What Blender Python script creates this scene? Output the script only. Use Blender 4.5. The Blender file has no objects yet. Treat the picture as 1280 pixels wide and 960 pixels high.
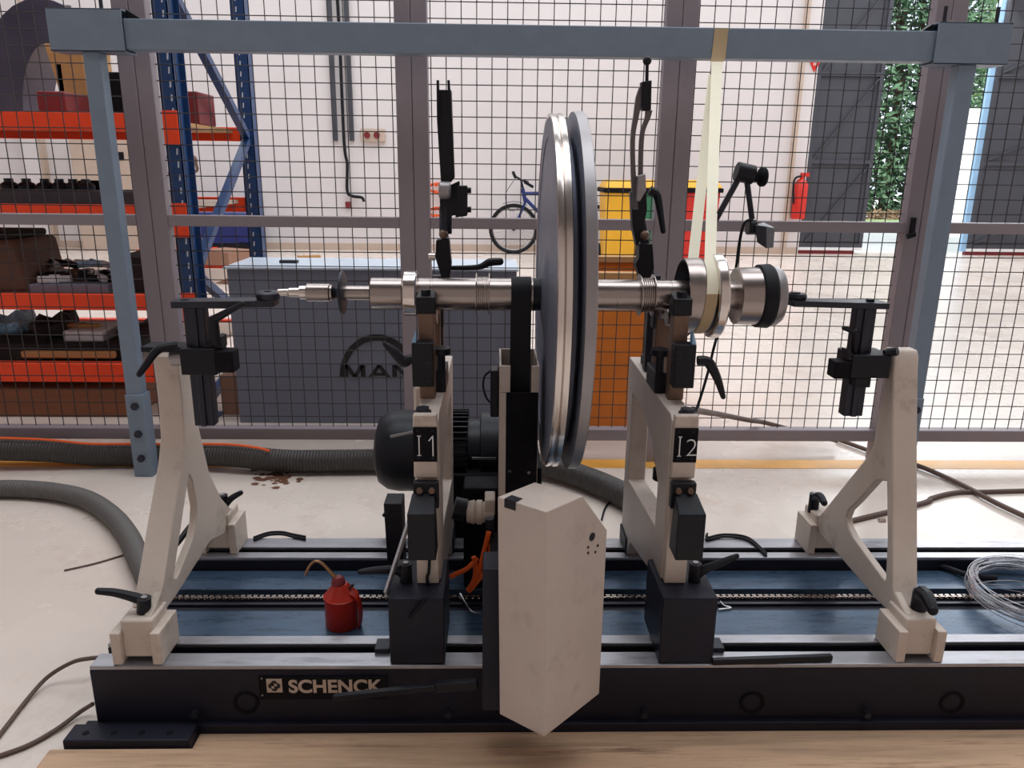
import bpy, bmesh, math, random
from math import pi, sin, cos, radians, hypot
from mathutils import Vector, Matrix, geometry
random.seed(7)
SC = bpy.context.scene
COL = SC.collection
# ------------------------------------------------------------------ camera
CAM_H = 1.05
PIT, YAW, ROL = radians(15.458), radians(1.3594), radians(.653)
cF = Vector((sin(YAW)*cos(PIT), cos(YAW)*cos(PIT), -sin(PIT)))
r0 = Vector((cos(YAW), -sin(YAW), 0)); u0 = r0.cross(cF)
cR = r0*cos(ROL)+u0*sin(ROL); cU = cR.cross(cF); cC = Vector((0, 0, CAM_H))
cd = bpy.data.cameras.new('camera'); cam = bpy.data.objects.new('camera', cd); COL.objects.link(cam)
cd.sensor_width = 36; cd.lens = 27; cd.clip_start = .02; cd.clip_end = 200
cam.matrix_world = Matrix((( cR.x, cU.x, -cF.x, 0), (cR.y, cU.y, -cF.y, 0), (cR.z, cU.z, -cF.z, CAM_H), (0, 0, 0, 1)))
SC.camera = cam
# ------------------------------------------------------------------ world, lights, exposure
SC.view_settings.view_transform = 'Standard'; SC.view_settings.look = 'None'
SC.view_settings.exposure = 0.08; SC.view_settings.gamma = 1; SC.view_settings.use_curve_mapping = False
W = bpy.data.worlds.new('sky'); SC.world = W; W.use_nodes = True
bg = W.node_tree.nodes['Background']; bg.inputs[0].default_value = (.80, .9, 1, 1); bg.inputs[1].default_value = 1.5

def area(name, loc, tgt, sx, sy, power, col):
    l = bpy.data.lights.new(name, 'AREA'); l.shape = 'RECTANGLE'; l.size = sx; l.size_y = sy; l.energy = power; l.color = col
    o = bpy.data.objects.new(name, l); COL.objects.link(o); o.location = loc
    o.rotation_euler = (Vector(tgt)-Vector(loc)).to_track_quat('-Z', 'Y').to_euler()
    return o
area('ceiling_lamp_rear_hall', (.9, 7.4, 5.8), (.9, 7.4, 0), 13, 5.6, 530, (.92, .96, 1))
area('fill_light_front', (.6, 2.0, 5.8), (.6, 2.0, 0), 8, 2.6, 225, (.93, .96, 1))  # added overhead fill to brighten the machine; no known fixture here
area('doorway_daylight', (6.3, 10.4, 3.9), (2.6, 4.2, 0), 4.4, 1.6, 190, (.96, .98, 1))
sun = bpy.data.lights.new('sun', 'SUN'); sun.energy = 3.2; sun.angle = .02; sun.color = (1, .96, .9)
so = bpy.data.objects.new('sun', sun); COL.objects.link(so); so.location = (6, 16, 9); so.rotation_euler = (radians(38), radians(12), 0)

# ------------------------------------------------------------------ helpers
def ray(u, v): return cF + cR*((u-640)/960) - cU*((v-480)/960)
def _on(u, v, ax, val):
    d = ray(u, v); return cC + d*((val-cC[ax])/d[ax])
def PX(u, v, x): return _on(u, v, 0, x)     # point measured in the photo on the plane X = x
def PY(u, v, y): return _on(u, v, 1, y)
def PZ(u, v, z): return _on(u, v, 2, z)
def V(*a): return Vector(a)
def lin(c):
    c = c/255; return c/12.92 if c <= .04045 else ((c+.055)/1.055)**2.4
MATS = {}
def mat(name, rgb, rough=.5, metal=0., var=.12, scale=8., bump=0., stretch=(1, 1, 1), spec=.5, dark=None, dirt=0., dscale=3., emit=0):
    m = bpy.data.materials.new(name); m.use_nodes = True
    nt = m.node_tree; n = nt.nodes; L = nt.links; b = n['Principled BSDF']
    base = tuple(lin(c) for c in rgb)
    tc = n.new('ShaderNodeTexCoord'); mp = n.new('ShaderNodeMapping'); L.new(tc.outputs['Object'], mp.inputs[0]); mp.inputs['Scale'].default_value = stretch
    nz = n.new('ShaderNodeTexNoise'); nz.inputs['Scale'].default_value = scale; nz.inputs['Detail'].default_value = 6; nz.inputs['Roughness'].default_value = .65
    L.new(mp.outputs[0], nz.inputs['Vector'])
    cr = n.new('ShaderNodeValToRGB'); L.new(nz.outputs[0], cr.inputs[0])
    cr.color_ramp.elements[0].position = .3; cr.color_ramp.elements[1].position = .7
    cr.color_ramp.elements[0].color = tuple(c*(1-var) for c in base)+(1,); cr.color_ramp.elements[1].color = tuple(min(1, c*(1+var)) for c in base)+(1,)
    out = cr.outputs[0]
    if dirt > 0:
        n2 = n.new('ShaderNodeTexNoise'); n2.inputs['Scale'].default_value = dscale; n2.inputs['Detail'].default_value = 9; n2.inputs['Roughness'].default_value = .75
        L.new(mp.outputs[0], n2.inputs['Vector'])
        r2 = n.new('ShaderNodeValToRGB'); L.new(n2.outputs[0], r2.inputs[0]); r2.color_ramp.elements[0].position = .54; r2.color_ramp.elements[1].position = .70
        r2.color_ramp.elements[0].color = (0, 0, 0, 1); r2.color_ramp.elements[1].color = (dirt, dirt, dirt, 1)
        mx = n.new('ShaderNodeMix'); mx.data_type = 'RGBA'; L.new(r2.outputs[0], mx.inputs[0]); L.new(out, mx.inputs[6])
        dk = tuple(lin(c) for c in (dark or (60, 45, 38))); mx.inputs[7].default_value = dk+(1,)
        out = mx.outputs[2]
    L.new(out, b.inputs['Base Color'])
    rr = n.new('ShaderNodeMapRange'); L.new(nz.outputs[0], rr.inputs[0]); rr.inputs[1].default_value = .3; rr.inputs[2].default_value = .7
    rr.inputs[3].default_value = max(.02, rough*.86); rr.inputs[4].default_value = min(1, rough*1.18); L.new(rr.outputs[0], b.inputs['Roughness'])
    b.inputs['Metallic'].default_value = metal; b.inputs['Specular IOR Level'].default_value = spec
    if bump > 0:
        bp = n.new('ShaderNodeBump'); bp.inputs['Strength'].default_value = bump; bp.inputs['Distance'].default_value = .004
        L.new(nz.outputs[0], bp.inputs['Height']); L.new(bp.outputs[0], b.inputs['Normal'])
    MATS[name] = m; return m
mat('floor', (222, 209, 199), .27, var=.06, scale=1.4, dirt=.35, dark=(160, 122, 94), dscale=2.6, spec=.5)
mat('wall', (222, 216, 216), .7, var=.03, scale=1)
mat('ceiling', (120, 120, 122), .8, var=.03)
mat('wall_shade', (190, 178, 172), .8, var=.03)
mat('yellow_line', (240, 178, 84), .4, var=.12, scale=9, dirt=.4, dark=(200, 120, 50))
mat('fence_grey', (146, 136, 142), .5, var=.04, spec=.4)
mat('wire', (52, 46, 48), .5, var=.05)
mat('guard_grey', (122, 137, 154), .45, var=.06, scale=20)
mat('beige', (206, 192, 180), .48, var=.06, scale=9, dirt=.5, dark=(112, 92, 78), dscale=7, bump=.12)
mat('beige_clean', (198, 184, 174), .42, var=.05, scale=9, dirt=.3, dark=(128, 106, 92), dscale=16)
mat('bed_black', (27, 28, 42), .5, var=.2, scale=10, bump=.1, dirt=.3, dark=(40, 40, 52), spec=.28)
mat('steel_rail', (168, 168, 174), .32, metal=.75, var=.16, scale=14, stretch=(.5, 4, 4), dirt=.5, dark=(70, 62, 62), dscale=9)
mat('blue_plate', (70, 92, 116), .28, metal=.35, var=.3, scale=16, stretch=(.5, 3, 3), dirt=.35, dark=(34, 42, 56), dscale=5)
mat('black', (16, 17, 26), .45, var=.15, scale=14, spec=.3)
mat('black_matte', (14, 13, 20), .75, var=.12, scale=14, spec=.2)
mat('dark_steel', (46, 48, 58), .38, metal=.5, var=.2, scale=18)
mat('shaft_steel', (164, 154, 150), .26, metal=1, var=.025, scale=5, stretch=(1, .1, .1))
mat('bright_steel', (222, 214, 208), .18, metal=1, var=.02, scale=5, stretch=(1, .1, .1))
mat('grey_steel', (158, 154, 156), .42, metal=.85, var=.08, scale=20)
mat('disc_steel', (124, 128, 144), .42, metal=.6, var=.06, scale=6)
mat('arm_grey', (104, 98, 100), .42, metal=.3, var=.12, scale=18)
mat('rust_steel', (122, 98, 84), .42, metal=.55, var=.2, scale=18, dirt=.5, dark=(70, 48, 38))
mat('rubber', (15, 16, 24), .6, var=.1, spec=.3)
mat('tape', (238, 232, 208), .6, var=.04)
mat('tape_tan', (186, 164, 128), .6, var=.06)
mat('orange_beam', (252, 72, 24), .45, var=.08, dirt=.25, dark=(120, 40, 24))
mat('rack_blue', (26, 62, 110), .42, var=.1)
mat('rack_slot', (200, 205, 210), .6)
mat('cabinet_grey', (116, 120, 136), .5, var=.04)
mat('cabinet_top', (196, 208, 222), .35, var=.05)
mat('logo_black', (28, 26, 30), .6)
mat('orange_crate', (226, 128, 38), .5, var=.1, dirt=.3, dark=(150, 70, 20))
mat('wood', (186, 142, 92), .7, var=.15, scale=10, stretch=(.3, 3, 3), bump=.1)
mat('wood_dark', (128, 78, 50), .7, var=.2, scale=10, stretch=(.3, 3, 3), bump=.1)
mat('kerb', (200, 166, 136), .8, var=.38, scale=7, stretch=(.3, 5, 5), bump=.7, dirt=.85, dark=(92, 66, 52), dscale=7)
mat('cardboard', (150, 112, 92), .8, var=.06)
mat('yellow_plastic', (236, 176, 40), .45, var=.05)
mat('red_plastic', (206, 42, 30), .45, var=.05)
mat('green_plastic', (44, 112, 80), .5, var=.05)
mat('red_can', (176, 42, 26), .3, var=.06)
mat('brass', (168, 128, 92), .35, metal=.7, var=.1)
mat('hose', (92, 88, 86), .55, var=.08)
mat('hose_dark', (62, 58, 56), .5, var=.1)
mat('orange_cable', (236, 96, 30), .45, var=.05)
mat('cable_brown', (96, 76, 68), .55, var=.06)
mat('wire_silver', (214, 216, 222), .25, metal=.9, var=.08)
mat('door_dark', (68, 70, 78), .55, var=.05)
mat('white_paint', (236, 236, 236), .5, var=.03)
mat('light_blue', (150, 190, 224), .5)
mat('paving', (226, 224, 216), .8, var=.08, scale=2)
mat('leaf', (92, 124, 92), .6, var=.5, scale=3)
mat('leaf_light', (140, 168, 116), .6, var=.4, scale=3)
mat('bark', (84, 70, 56), .8, var=.2)
mat('litter', (158, 132, 104), .8, var=.3)
mat('bike_blue', (28, 48, 112), .35, var=.05)
mat('maroon', (120, 32, 38), .5, var=.1)
mat('purple_sheet', (78, 76, 98), .35, metal=.3, var=.35, scale=3)
mat('bag_brown', (98, 72, 62), .8, var=.15)
mat('cloth_dark', (42, 36, 38), .9, var=.3)
mat('white_cloth', (214, 216, 222), .7, var=.06)
mat('pale_plate', (196, 176, 160), .5, var=.05)
mat('trunking', (62, 64, 72), .5)
mat('dirt', (104, 66, 46), .7, var=.3, scale=20)

class MB:
    def __init__(s): s.bm = bmesh.new()
    def box(s, x0, x1, y0, y1, z0, z1):
        vs = [s.bm.verts.new((x, y, z)) for z in (z0, z1) for x, y in ((x0, y0), (x1, y0), (x1, y1), (x0, y1))]
        for f in ((3, 2, 1, 0), (4, 5, 6, 7), (0, 1, 5, 4), (1, 2, 6, 5), (2, 3, 7, 6), (3, 0, 4, 7)): s.bm.faces.new([vs[i] for i in f])
        return s
    def hexa(s, p):   # 8 corners, bottom ring then top ring (counter-clockwise)
        vs = [s.bm.verts.new(q) for q in p]
        for f in ((3, 2, 1, 0), (4, 5, 6, 7), (0, 1, 5, 4), (1, 2, 6, 5), (2, 3, 7, 6), (3, 0, 4, 7)): s.bm.faces.new([vs[i] for i in f])
        return s
    def bar(s, a, b, w, h, up=V(0, 0, 1)):
        a, b = Vector(a), Vector(b); d = (b-a).normalized(); sd = d.cross(up)
        if sd.length < 1e-4: sd = d.cross(V(1, 0, 0))
        sd.normalize(); upv = sd.cross(d)
        r = lambda c: [c-sd*w/2-upv*h/2, c+sd*w/2-upv*h/2, c+sd*w/2+upv*h/2, c-sd*w/2+upv*h/2]
        A, B = [s.bm.verts.new(q) for q in r(a)], [s.bm.verts.new(q) for q in r(b)]
        s.bm.faces.new(A[::-1]); s.bm.faces.new(B)
        for i in range(4): s.bm.faces.new([A[i], A[(i+1) % 4], B[(i+1) % 4], B[i]])
        return s
    def tube(s, pts, rad, n=10, closed=False, caps=True):
        pts = [Vector(p) for p in pts]; m = len(pts)
        rad = rad if isinstance(rad, (list, tuple)) else [rad]*m
        rings = []; nrm = None
        for i, p in enumerate(pts):
            if closed: t = pts[(i+1) % m]-pts[i-1]
            else: t = pts[min(i+1, m-1)]-pts[max(i-1, 0)]
            t.normalize()
            if nrm is None:
                nrm = t.cross(V(0, 0, 1))
                if nrm.length < .05: nrm = t.cross(V(1, 0, 0))
            nrm = nrm - t*nrm.dot(t); nrm.normalize(); bn = t.cross(nrm)
            rings.append([s.bm.verts.new(p+(nrm*cos(2*pi*k/n)+bn*sin(2*pi*k/n))*rad[i]) for k in range(n)])
        for i in range(m if closed else m-1):
            A, B = rings[i], rings[(i+1) % m]
            for k in range(n): s.bm.faces.new([A[k], A[(k+1) % n], B[(k+1) % n], B[k]])
        if caps and not closed:
            s.bm.faces.new(rings[0][::-1]); s.bm.faces.new(rings[-1])
        return s
    def cyl(s, a, b, r, n=16, r2=None): return s.tube([a, b], [r, r if r2 is None else r2], n)
    def ball(s, c, r, n=12):
        for v in bmesh.ops.create_uvsphere(s.bm, u_segments=n, v_segments=max(6, n//2), radius=1)['verts']:
            rr = r if isinstance(r, (tuple, list)) else (r, r, r)
            v.co = Vector((v.co.x*rr[0], v.co.y*rr[1], v.co.z*rr[2]))+Vector(c)
        return s
    def lathe(s, prof, c, axis='X', n=48, closed=False):   # prof: (along axis, radius)
        c = Vector(c); ax = {'X': V(1, 0, 0), 'Y': V(0, 1, 0), 'Z': V(0, 0, 1)}[axis]
        e1 = {'X': V(0, 1, 0), 'Y': V(0, 0, 1), 'Z': V(1, 0, 0)}[axis]; e2 = ax.cross(e1)
        rings = []
        for h, r in prof:
            if r < 1e-6: rings.append([s.bm.verts.new(c+ax*h)])
            else: rings.append([s.bm.verts.new(c+ax*h+(e1*cos(2*pi*k/n)+e2*sin(2*pi*k/n))*r) for k in range(n)])
        prs = list(zip(rings, rings[1:]))+([(rings[-1], rings[0])] if closed else [])
        for A, B in prs:
            for k in range(n):
                a, b2 = A[k % len(A)], A[(k+1) % len(A)]; d, e = B[k % len(B)], B[(k+1) % len(B)]
                f = [];
                for q in (a, b2, e, d):
                    if q not in f: f.append(q)
                if len(f) > 2: s.bm.faces.new(f)
        if not closed:
            if len(rings[0]) > 1: s.bm.faces.new(rings[0][::-1])
            if len(rings[-1]) > 1: s.bm.faces.new(rings[-1])
        return s
    def prism(s, loops, off):     # loops: list of 3D point lists (outer first, then holes); extruded by vector off
        off = Vector(off); loops = [[Vector(p) for p in l] for l in loops]
        tris = geometry.tessellate_polygon(loops); flat = [p for l in loops for p in l]
        A = [s.bm.verts.new(p) for p in flat]; B = [s.bm.verts.new(p+off) for p in flat]
        for t in tris:
            try: s.bm.faces.new([A[i] for i in t]); s.bm.faces.new([B[i] for i in t][::-1])
            except ValueError: pass
        o = 0
        for l in loops:
            k = len(l)
            for i in range(k):
                try: s.bm.faces.new([A[o+i], A[o+(i+1) % k], B[o+(i+1) % k], B[o+i]])
                except ValueError: pass
            o += k
        return s
    def ribbon(s, pts, wid, wdir, th):
        pts = [Vector(p) for p in pts]; m = len(pts); wdir = Vector(wdir).normalized()
        wid = wid if isinstance(wid, (list, tuple)) else [wid]*m; rings = []
        for i, p in enumerate(pts):
            t = (pts[min(i+1, m-1)]-pts[max(i-1, 0)]).normalized(); nn = t.cross(wdir).normalized()*th/2; w = wdir*wid[i]/2
            rings.append([s.bm.verts.new(q) for q in (p-w-nn, p+w-nn, p+w+nn, p-w+nn)])
        for A, B in zip(rings, rings[1:]):
            for k in range(4): s.bm.faces.new([A[k], A[(k+1) % 4], B[(k+1) % 4], B[k]])
        s.bm.faces.new(rings[0][::-1]); s.bm.faces.new(rings[-1]); return s
    def build(s, name, m, parent=None, bevel=0., ang=35, origin=None):
        bm = s.bm; bmesh.ops.recalc_face_normals(bm, faces=bm.faces)
        if parent is not None: org = world(parent)
        elif origin is not None: org = Vector(origin)
        else:
            mn = [min(v.co[i] for v in bm.verts) for i in range(3)]; mx = [max(v.co[i] for v in bm.verts) for i in range(3)]
            org = Vector(((mn[0]+mx[0])/2, (mn[1]+mx[1])/2, mn[2]))
        for v in bm.verts: v.co -= org
        me = bpy.data.meshes.new(name); bm.to_mesh(me); bm.free()
        me.polygons.foreach_set('use_smooth', [True]*len(me.polygons)); me.set_sharp_from_angle(angle=radians(ang))
        me.materials.append(MATS[m]); o = bpy.data.objects.new(name, me); COL.objects.link(o)
        if parent is not None: o.parent = parent
        else: o.location = org
        if bevel > 0:
            b = o.modifiers.new('edge', 'BEVEL'); b.width = bevel; b.segments = 2; b.limit_method = 'ANGLE'; b.angle_limit = radians(40)
        return o
def world(o):
    v = Vector((0, 0, 0))
    while o: v = v+o.location; o = o.parent
    return v
def tag(o, label=None, cat=None, group=None, kind=None):
    if label: o['label'] = label
    if cat: o['category'] = cat
    if group: o['group'] = group
    if kind: o['kind'] = kind
    return o
def thing(name, loc, label, cat, group=None):
    o = bpy.data.objects.new(name, None); COL.objects.link(o); o.location = loc; o.empty_display_size = .05
    return tag(o, label, cat, group)
def struct(name, mb, m, label=None, bevel=0):
    return tag(mb.build(name, m, None, bevel), label, kind='structure')
def text_part(name, txt, m, parent, loc, size, rot, ext=.0008, bold=0.):
    c = bpy.data.curves.new(name, 'FONT'); c.body = txt; c.size = size; c.extrude = ext; c.offset = bold; c.align_x = 'LEFT'
    t = bpy.data.objects.new(name, c); COL.objects.link(t); t.rotation_euler = rot; t.location = loc
    bpy.context.view_layer.update()
    me = bpy.data.meshes.new_from_object(t.evaluated_get(bpy.context.evaluated_depsgraph_get()))
    me.transform(t.matrix_world); me.transform(Matrix.Translation(-world(parent)))
    bpy.data.objects.remove(t); me.materials.clear(); me.materials.append(MATS[m])
    o = bpy.data.objects.new(name, me); COL.objects.link(o); o.parent = parent; return o
def smooth(pts, k=6):
    pts = [Vector(p) for p in pts]; out = []
    for i in range(len(pts)-1):
        a, b, c, d = pts[max(i-1, 0)], pts[i], pts[i+1], pts[min(i+2, len(pts)-1)]
        for j in range(k):
            t = j/k; out.append(.5*((2*b)+(c-a)*t+(2*a-5*b+4*c-d)*t*t+(3*b-a-3*c+d)*t**3))
    out.append(pts[-1]); return out
def rad_lin(rs, n):   # radii list resampled to n
    return [rs[min(int(i*(len(rs)-1)/(n-1)), len(rs)-2)]*(1-((i*(len(rs)-1)/(n-1)) % 1))+rs[min(int(i*(len(rs)-1)/(n-1))+1, len(rs)-1)]*((i*(len(rs)-1)/(n-1)) % 1) if i < n-1 else rs[-1] for i in range(n)]
def lever(parent, pts, rs, hub=None, m='black', name='clamp_lever'):
    mb = MB(); sp = smooth(pts, 5); mb.tube(sp, rad_lin(rs, len(sp)), 10); mb.ball(sp[0], rs[0]*1.02, 10)
    if hub: mb.cyl(hub[0], hub[1], hub[2], 14, hub[3] if len(hub) > 3 else None)
    o = mb.build(name, m, parent)
    if hub: MB().cyl(hub[1]+(hub[1]-hub[0]).normalized()*-.001, hub[1]+(hub[1]-hub[0]).normalized()*.0025, hub[2]*.45, 10).build('pivot_screw', 'grey_steel', o)
    return o

# ------------------------------------------------------------------ room
struct('floor', MB().box(-7, 9, -3, 10.9, -.2, 0), 'floor', 'glossy beige workshop floor')
struct('wall_back', MB().box(-7, 4.17, 10.6, 10.9, 0, 6), 'wall', 'off-white rear wall of the hall')
struct('wall_back_above_doorway', MB().box(4.17, 9, 10.6, 10.9, 4.6, 6), 'wall')
struct('wall_left', MB().box(-7.3, -7, -3, 10.9, 0, 6), 'wall')
struct('wall_right', MB().box(9, 9.3, -3, 10.9, 0, 6), 'wall')
struct('wall_front', MB().box(-7.3, 9.3, -3.3, -3, 0, 6), 'wall_shade')
struct('ceiling', MB().box(-7.3, 9.3, -3.3, 10.9, 6, 6.2), 'ceiling')
struct('baseboard_back', MB().box(-7, 4.15, 10.57, 10.6, 0, .09), 'pale_plate', 'low beige skirting along the rear wall')
p = PY(1003, 100, 10.5).x; struct('trim_1', MB().box(p-.03, p+.03, 10.54, 10.6, 0, 6), 'pale_plate', 'thin vertical pipe casing on the rear wall left of the dark sliding doors')
p = PY(10, 30, 10.5).x; struct('trim_2', MB().box(p-.05, p+.16, 10.45, 10.6, 0, 6), 'wall', 'white wall pilaster behind the rack')
p = PY(45, 200, 10.5).x; struct('trim_3', MB().box(p-.1, p+.1, 10.48, 10.6, 0, 6), 'pale_plate', 'grey-beige pipe casing behind the rack')
struct('trim_4', MB().box(-6.9, 8.9, 2.64, 2.725, 0, .0012), 'yellow_line', 'yellow line painted on the floor under the fence')

def door_panel(nm, x0, x1, y, label, edge):
    d = tag(MB().box(x0, x1, y, y+.06, .09, 4.7).build(nm, 'door_dark', None, origin=(x0, y, .09)), label, kind='structure')
    fr = MB()
    for a, b in ((x0, x0+.05), (x1-.05, x1)): fr.box(a, b, y-.03, y, .09, 4.7)
    for z in (.09, 1.2, 2.3, 3.4, 4.55): fr.box(x0+.05, x1-.05, y-.03, y, z, z+.05)
    fr.build('door_frame', 'door_dark', d)
    for z in (.14, 1.25, 2.35, 3.45): MB().bar((x0+.06, y-.012, z), (x1-.06, y-.012, z+1.02), .02, .04, V(0, 1, 0)).build('diagonal_brace', 'door_dark', d)
    MB().box(x0, x1, y-.035, y+.07, .05, .09).build('sill_strip', 'white_paint', d)
    MB().box(x0-.07, x0, y-.02, y+.05, .05, 4.7).build('edge_strip', edge, d)
    MB().box(x0, x1-.1, y-.02, y+.05, 0, .049).build('sill', 'maroon', d)
    return d
xa, xb = PY(1014, 157, 10.66).x, PY(1096, 157, 10.66).x
door_panel('door_1', xa, xb, 10.66, 'dark grey ribbed sliding door leaf beside the fire extinguisher', 'white_paint')
xc = PY(1232, 157, 10.66).x
door_panel('door_2', xc, 8.9, 10.66, 'dark grey ribbed sliding door leaf with a light blue edge at far right', 'light_blue')
# outside the doorway
struct('ground_outside', MB().box(-4, 30, 10.9, 40, -.3, -.02), 'paving', 'sunlit pale paving outside the doorway')
def foliage(nm, label, cx, cy, rx, ry, h, count, m, z0=0.1):
    t = thing(nm, (cx, cy, 0), label, 'bush')
    mb = MB()
    for _ in range(count):
        a = random.uniform(0, 2*pi); q = random.random()**.5; z = random.random()
        s = 1-.35*abs(z-.5)
        c = V(cx+cos(a)*q*rx*s, cy+sin(a)*q*ry*s, z0+z*h)
        sz = random.uniform(.06, .15); d = V(random.gauss(0, 1), random.gauss(0, 1), random.gauss(0, 1)).normalized(); e = d.orthogonal().normalized()
        mb.bm.faces.new([mb.bm.verts.new(c+e*sz*.5), mb.bm.verts.new(c+d*sz), mb.bm.verts.new(c-e*sz*.5), mb.bm.verts.new(c-d*sz)])
    tag(mb.build('foliage', m, t), kind='stuff')
    for k in range(4):
        x = cx+random.uniform(-.6, .6)*rx
        MB().tube(smooth([(x, cy-ry*.3, -.05), (x+.1, cy-ry*.2, h*.4), (x+random.uniform(-.4, .4), cy, h*.9)], 4), [.06]*9).build('trunk', 'bark', t)
foliage('bush', 'tall dark green bush seen through the gap between the dark doors', 9.9, 19.5, 2.0, 1.0, 6.6, 11000, 'leaf')
foliage('bush', 'lighter green bush beside the light blue door edge', 13.6, 20.5, 1.9, 1.0, 7.5, 8000, 'leaf_light')
mb = MB()
for _ in range(420):
    c = V(random.uniform(8.3, 11.4), random.uniform(17.66, 18.2), random.uniform(.0, .25)); d = V(random.gauss(0, 1), random.gauss(0, 1), random.gauss(0, .3)).normalized()
    mb.bar(c-d*.15, c+d*.15, .02, .02)
tag(mb.build('brushwood', 'litter'), 'brown dry twigs lying under the green bush outside', 'brushwood', kind='stuff')
wa, wb = PY(1201, 135, 16.8), PY(1262, 135, 16.8); mb = MB().box(wa.x, wb.x, 16.8, 17.1, -.02, wa.z); tag(mb.build('outside_wall', 'white_paint'), 'white wall outside next to the light blue door edge', 'wall')
tag(MB().box(8.2, 11.6, 17.2, 17.5, -.02, .10).build('grass_strip', 'leaf_light'), 'strip of bright green grass in front of the bush', 'grass', kind='stuff')

# ------------------------------------------------------------------ mesh fence: five panels, each a thing
FY = 2.70; bx = [-2.06, -1.172, -.277, .604, 1.483, 2.37]
flab = ['mesh fence panel in front of the orange rack, leftmost', 'mesh fence panel in front of the grey logo cabinet', 'mesh fence panel behind the drive motor and rotor disc',
        'mesh fence panel behind the strapped flange, beside the red bin', 'mesh fence panel at the right edge in front of the blue-edged door']
for i in range(5):
    x0, x1 = bx[i]+.0008, bx[i+1]-.0008
    t = thing('fence_panel', ((x0+x1)/2, FY+.025, 0), flab[i], 'fence panel', 'mesh fence panels')
    for a in (x0, x1-.052): MB().box(a, a+.052, FY, FY+.05, 0, 2.02).build('stile', 'fence_grey', t, .003)
    for nm, z, h in (('bottom_rail', .084, .044), ('middle_rail', .857, .037), ('top_rail', 1.97, .05)):
        MB().box(x0+.0521, x1-.0521, FY+.002, FY+.048, z, z+h).build(nm, 'fence_grey', t, .003)
    mb = MB(); n = 15; st = .0505
    for k in range(n+1):
        x = (x0+x1)/2-7.5*st+k*st; mb.tube([(x, FY+.03, .12), (x, FY+.03, 1.985)], .0018, 5)
    z = .165
    while z < 1.96:
        mb.tube([(x0+.03, FY+.034, z), (x1-.03, FY+.034, z)], .0018, 5); z += .0505
    tag(mb.build('wire_mesh', 'wire', t), kind='stuff')
    if i == 3:
        q = PY(1140, 285, FY-.01)
        MB().box(q.x-.005, q.x+.012, FY-.012, FY, q.z-.03, q.z+.035).bar(q+V(-.02, -.01, -.03), q+V(.01, -.01, -.02), .012, .016).build('latch', 'black', t, .002)

# ------------------------------------------------------------------ guard frame in front of the fence
t = thing('guard_frame', (.1, 2.58, 0), 'blue-grey steel goal-shaped frame with sleeved beam standing before the fence', 'frame')
MB().box(-1.13, 1.37, 2.555, 2.615, 1.396, 1.484).build('beam', 'guard_grey', t, .003)
for x0, x1 in ((-1.352, -1.128), (1.362, 1.596)):
    y0, y1, z0, z1, w = 2.545, 2.625, 1.388, 1.509, .004
    MB().box(x0, x1, y0, y0+w, z0, z1).box(x0, x1, y1-w, y1, z0, z1).box(x0, x1, y0, y1, z0, z0+w).box(x0, x1, y0, y1, z1-w, z1).build('sleeve', 'guard_grey', t, .001)
    MB().cyl(((x0+x1)/2-.06, 2.58, z1-.001), ((x0+x1)/2-.06, 2.58, z1+.012), .009, 6).build('bolt', 'grey_steel', t)
for x0, x1 in ((-1.262, -1.209), (1.447, 1.505)):
    MB().box(x0, x1, 2.552, 2.598, .0, 1.388).build('post', 'guard_grey', t, .003)
    f = MB().box(x0-.002, x1+(.008 if x0 < 0 else .0), 2.545, 2.600, .0, .30).build('foot_bracket', 'guard_grey', t, .002)
    for z in (.07, .16, .26): MB().cyl(((x0+x1)/2+.004, 2.546, z), ((x0+x1)/2+.004, 2.534, z), .013, 6).build('bolt', 'dark_steel', f)
for u, v in ((500/4, 4), (1183, 12), (1247, 24)):
    q = PY(u, v+16, 2.57); MB().cyl(V(q.x, 2.585, 1.505), V(q.x, 2.585, 1.56), .006, 8).build('stop_pin', 'dark_steel', t)
MB().prism([[V(-1.126, 2.575, 1.484), V(-1.085, 2.575, 1.488), V(-1.126, 2.575, 1.512)]], (0, .03, 0)).build('stop_wedge', 'black', t)
MB().prism([[V(1.36, 2.575, 1.484), V(1.33, 2.575, 1.488), V(1.36, 2.575, 1.508)]], (0, .03, 0)).build('stop_wedge', 'black', t)

# ------------------------------------------------------------------ machine bed
XL, XR = -.759, 2.3
bed = thing('machine_bed', (.7, 1.52, 0), 'long black cast bed of the balancing machine with steel rails', 'machine')
def yz(pts, x=XL): return [V(x, a, b) for a, b in pts]
prof = [(1.268, 0), (1.78, 0), (1.785, .139), (1.74, .139), (1.74, .112), (1.71, .112), (1.71, .139), (1.686, .139), (1.686, .095), (1.592, .095), (1.592, .08),
        (1.546, .08), (1.546, .104), (1.51, .104), (1.51, .095), (1.361, .095), (1.361, .139), (1.334, .139), (1.334, .112), (1.303, .112), (1.303, .139), (1.263, .139), (1.263, .022)]
MB().prism([yz(prof)], (XR-XL, 0, 0)).build('casting', 'bed_black', bed, .003)
for a, b in ((1.262, 1.304), (1.333, 1.361), (1.684, 1.712), (1.737, 1.787)):
    MB().box(XL+.002, XR, a, b, .1392, .147).build('guide_rail', 'steel_rail', bed, .0015)
for a, b, xs in ((1.364, 1.506, (XL+.01, .88, XR)), (1.596, 1.682, (XL+.01, 1.0, XR))):
    for x0, x1 in zip(xs, xs[1:]): MB().box(x0, x1-.002, a, b, .0952, .113).build('cover_plate', 'blue_plate', bed, .001)
MB().box(XL+.005, XR, 1.536, 1.546, .1042, .110).build('channel_lip', 'dark_steel', bed, .001)
MB().box(XL-.02, XR, 1.252, 1.268, 0, .024).build('base_flange', 'bed_black', bed, .002)
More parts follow.
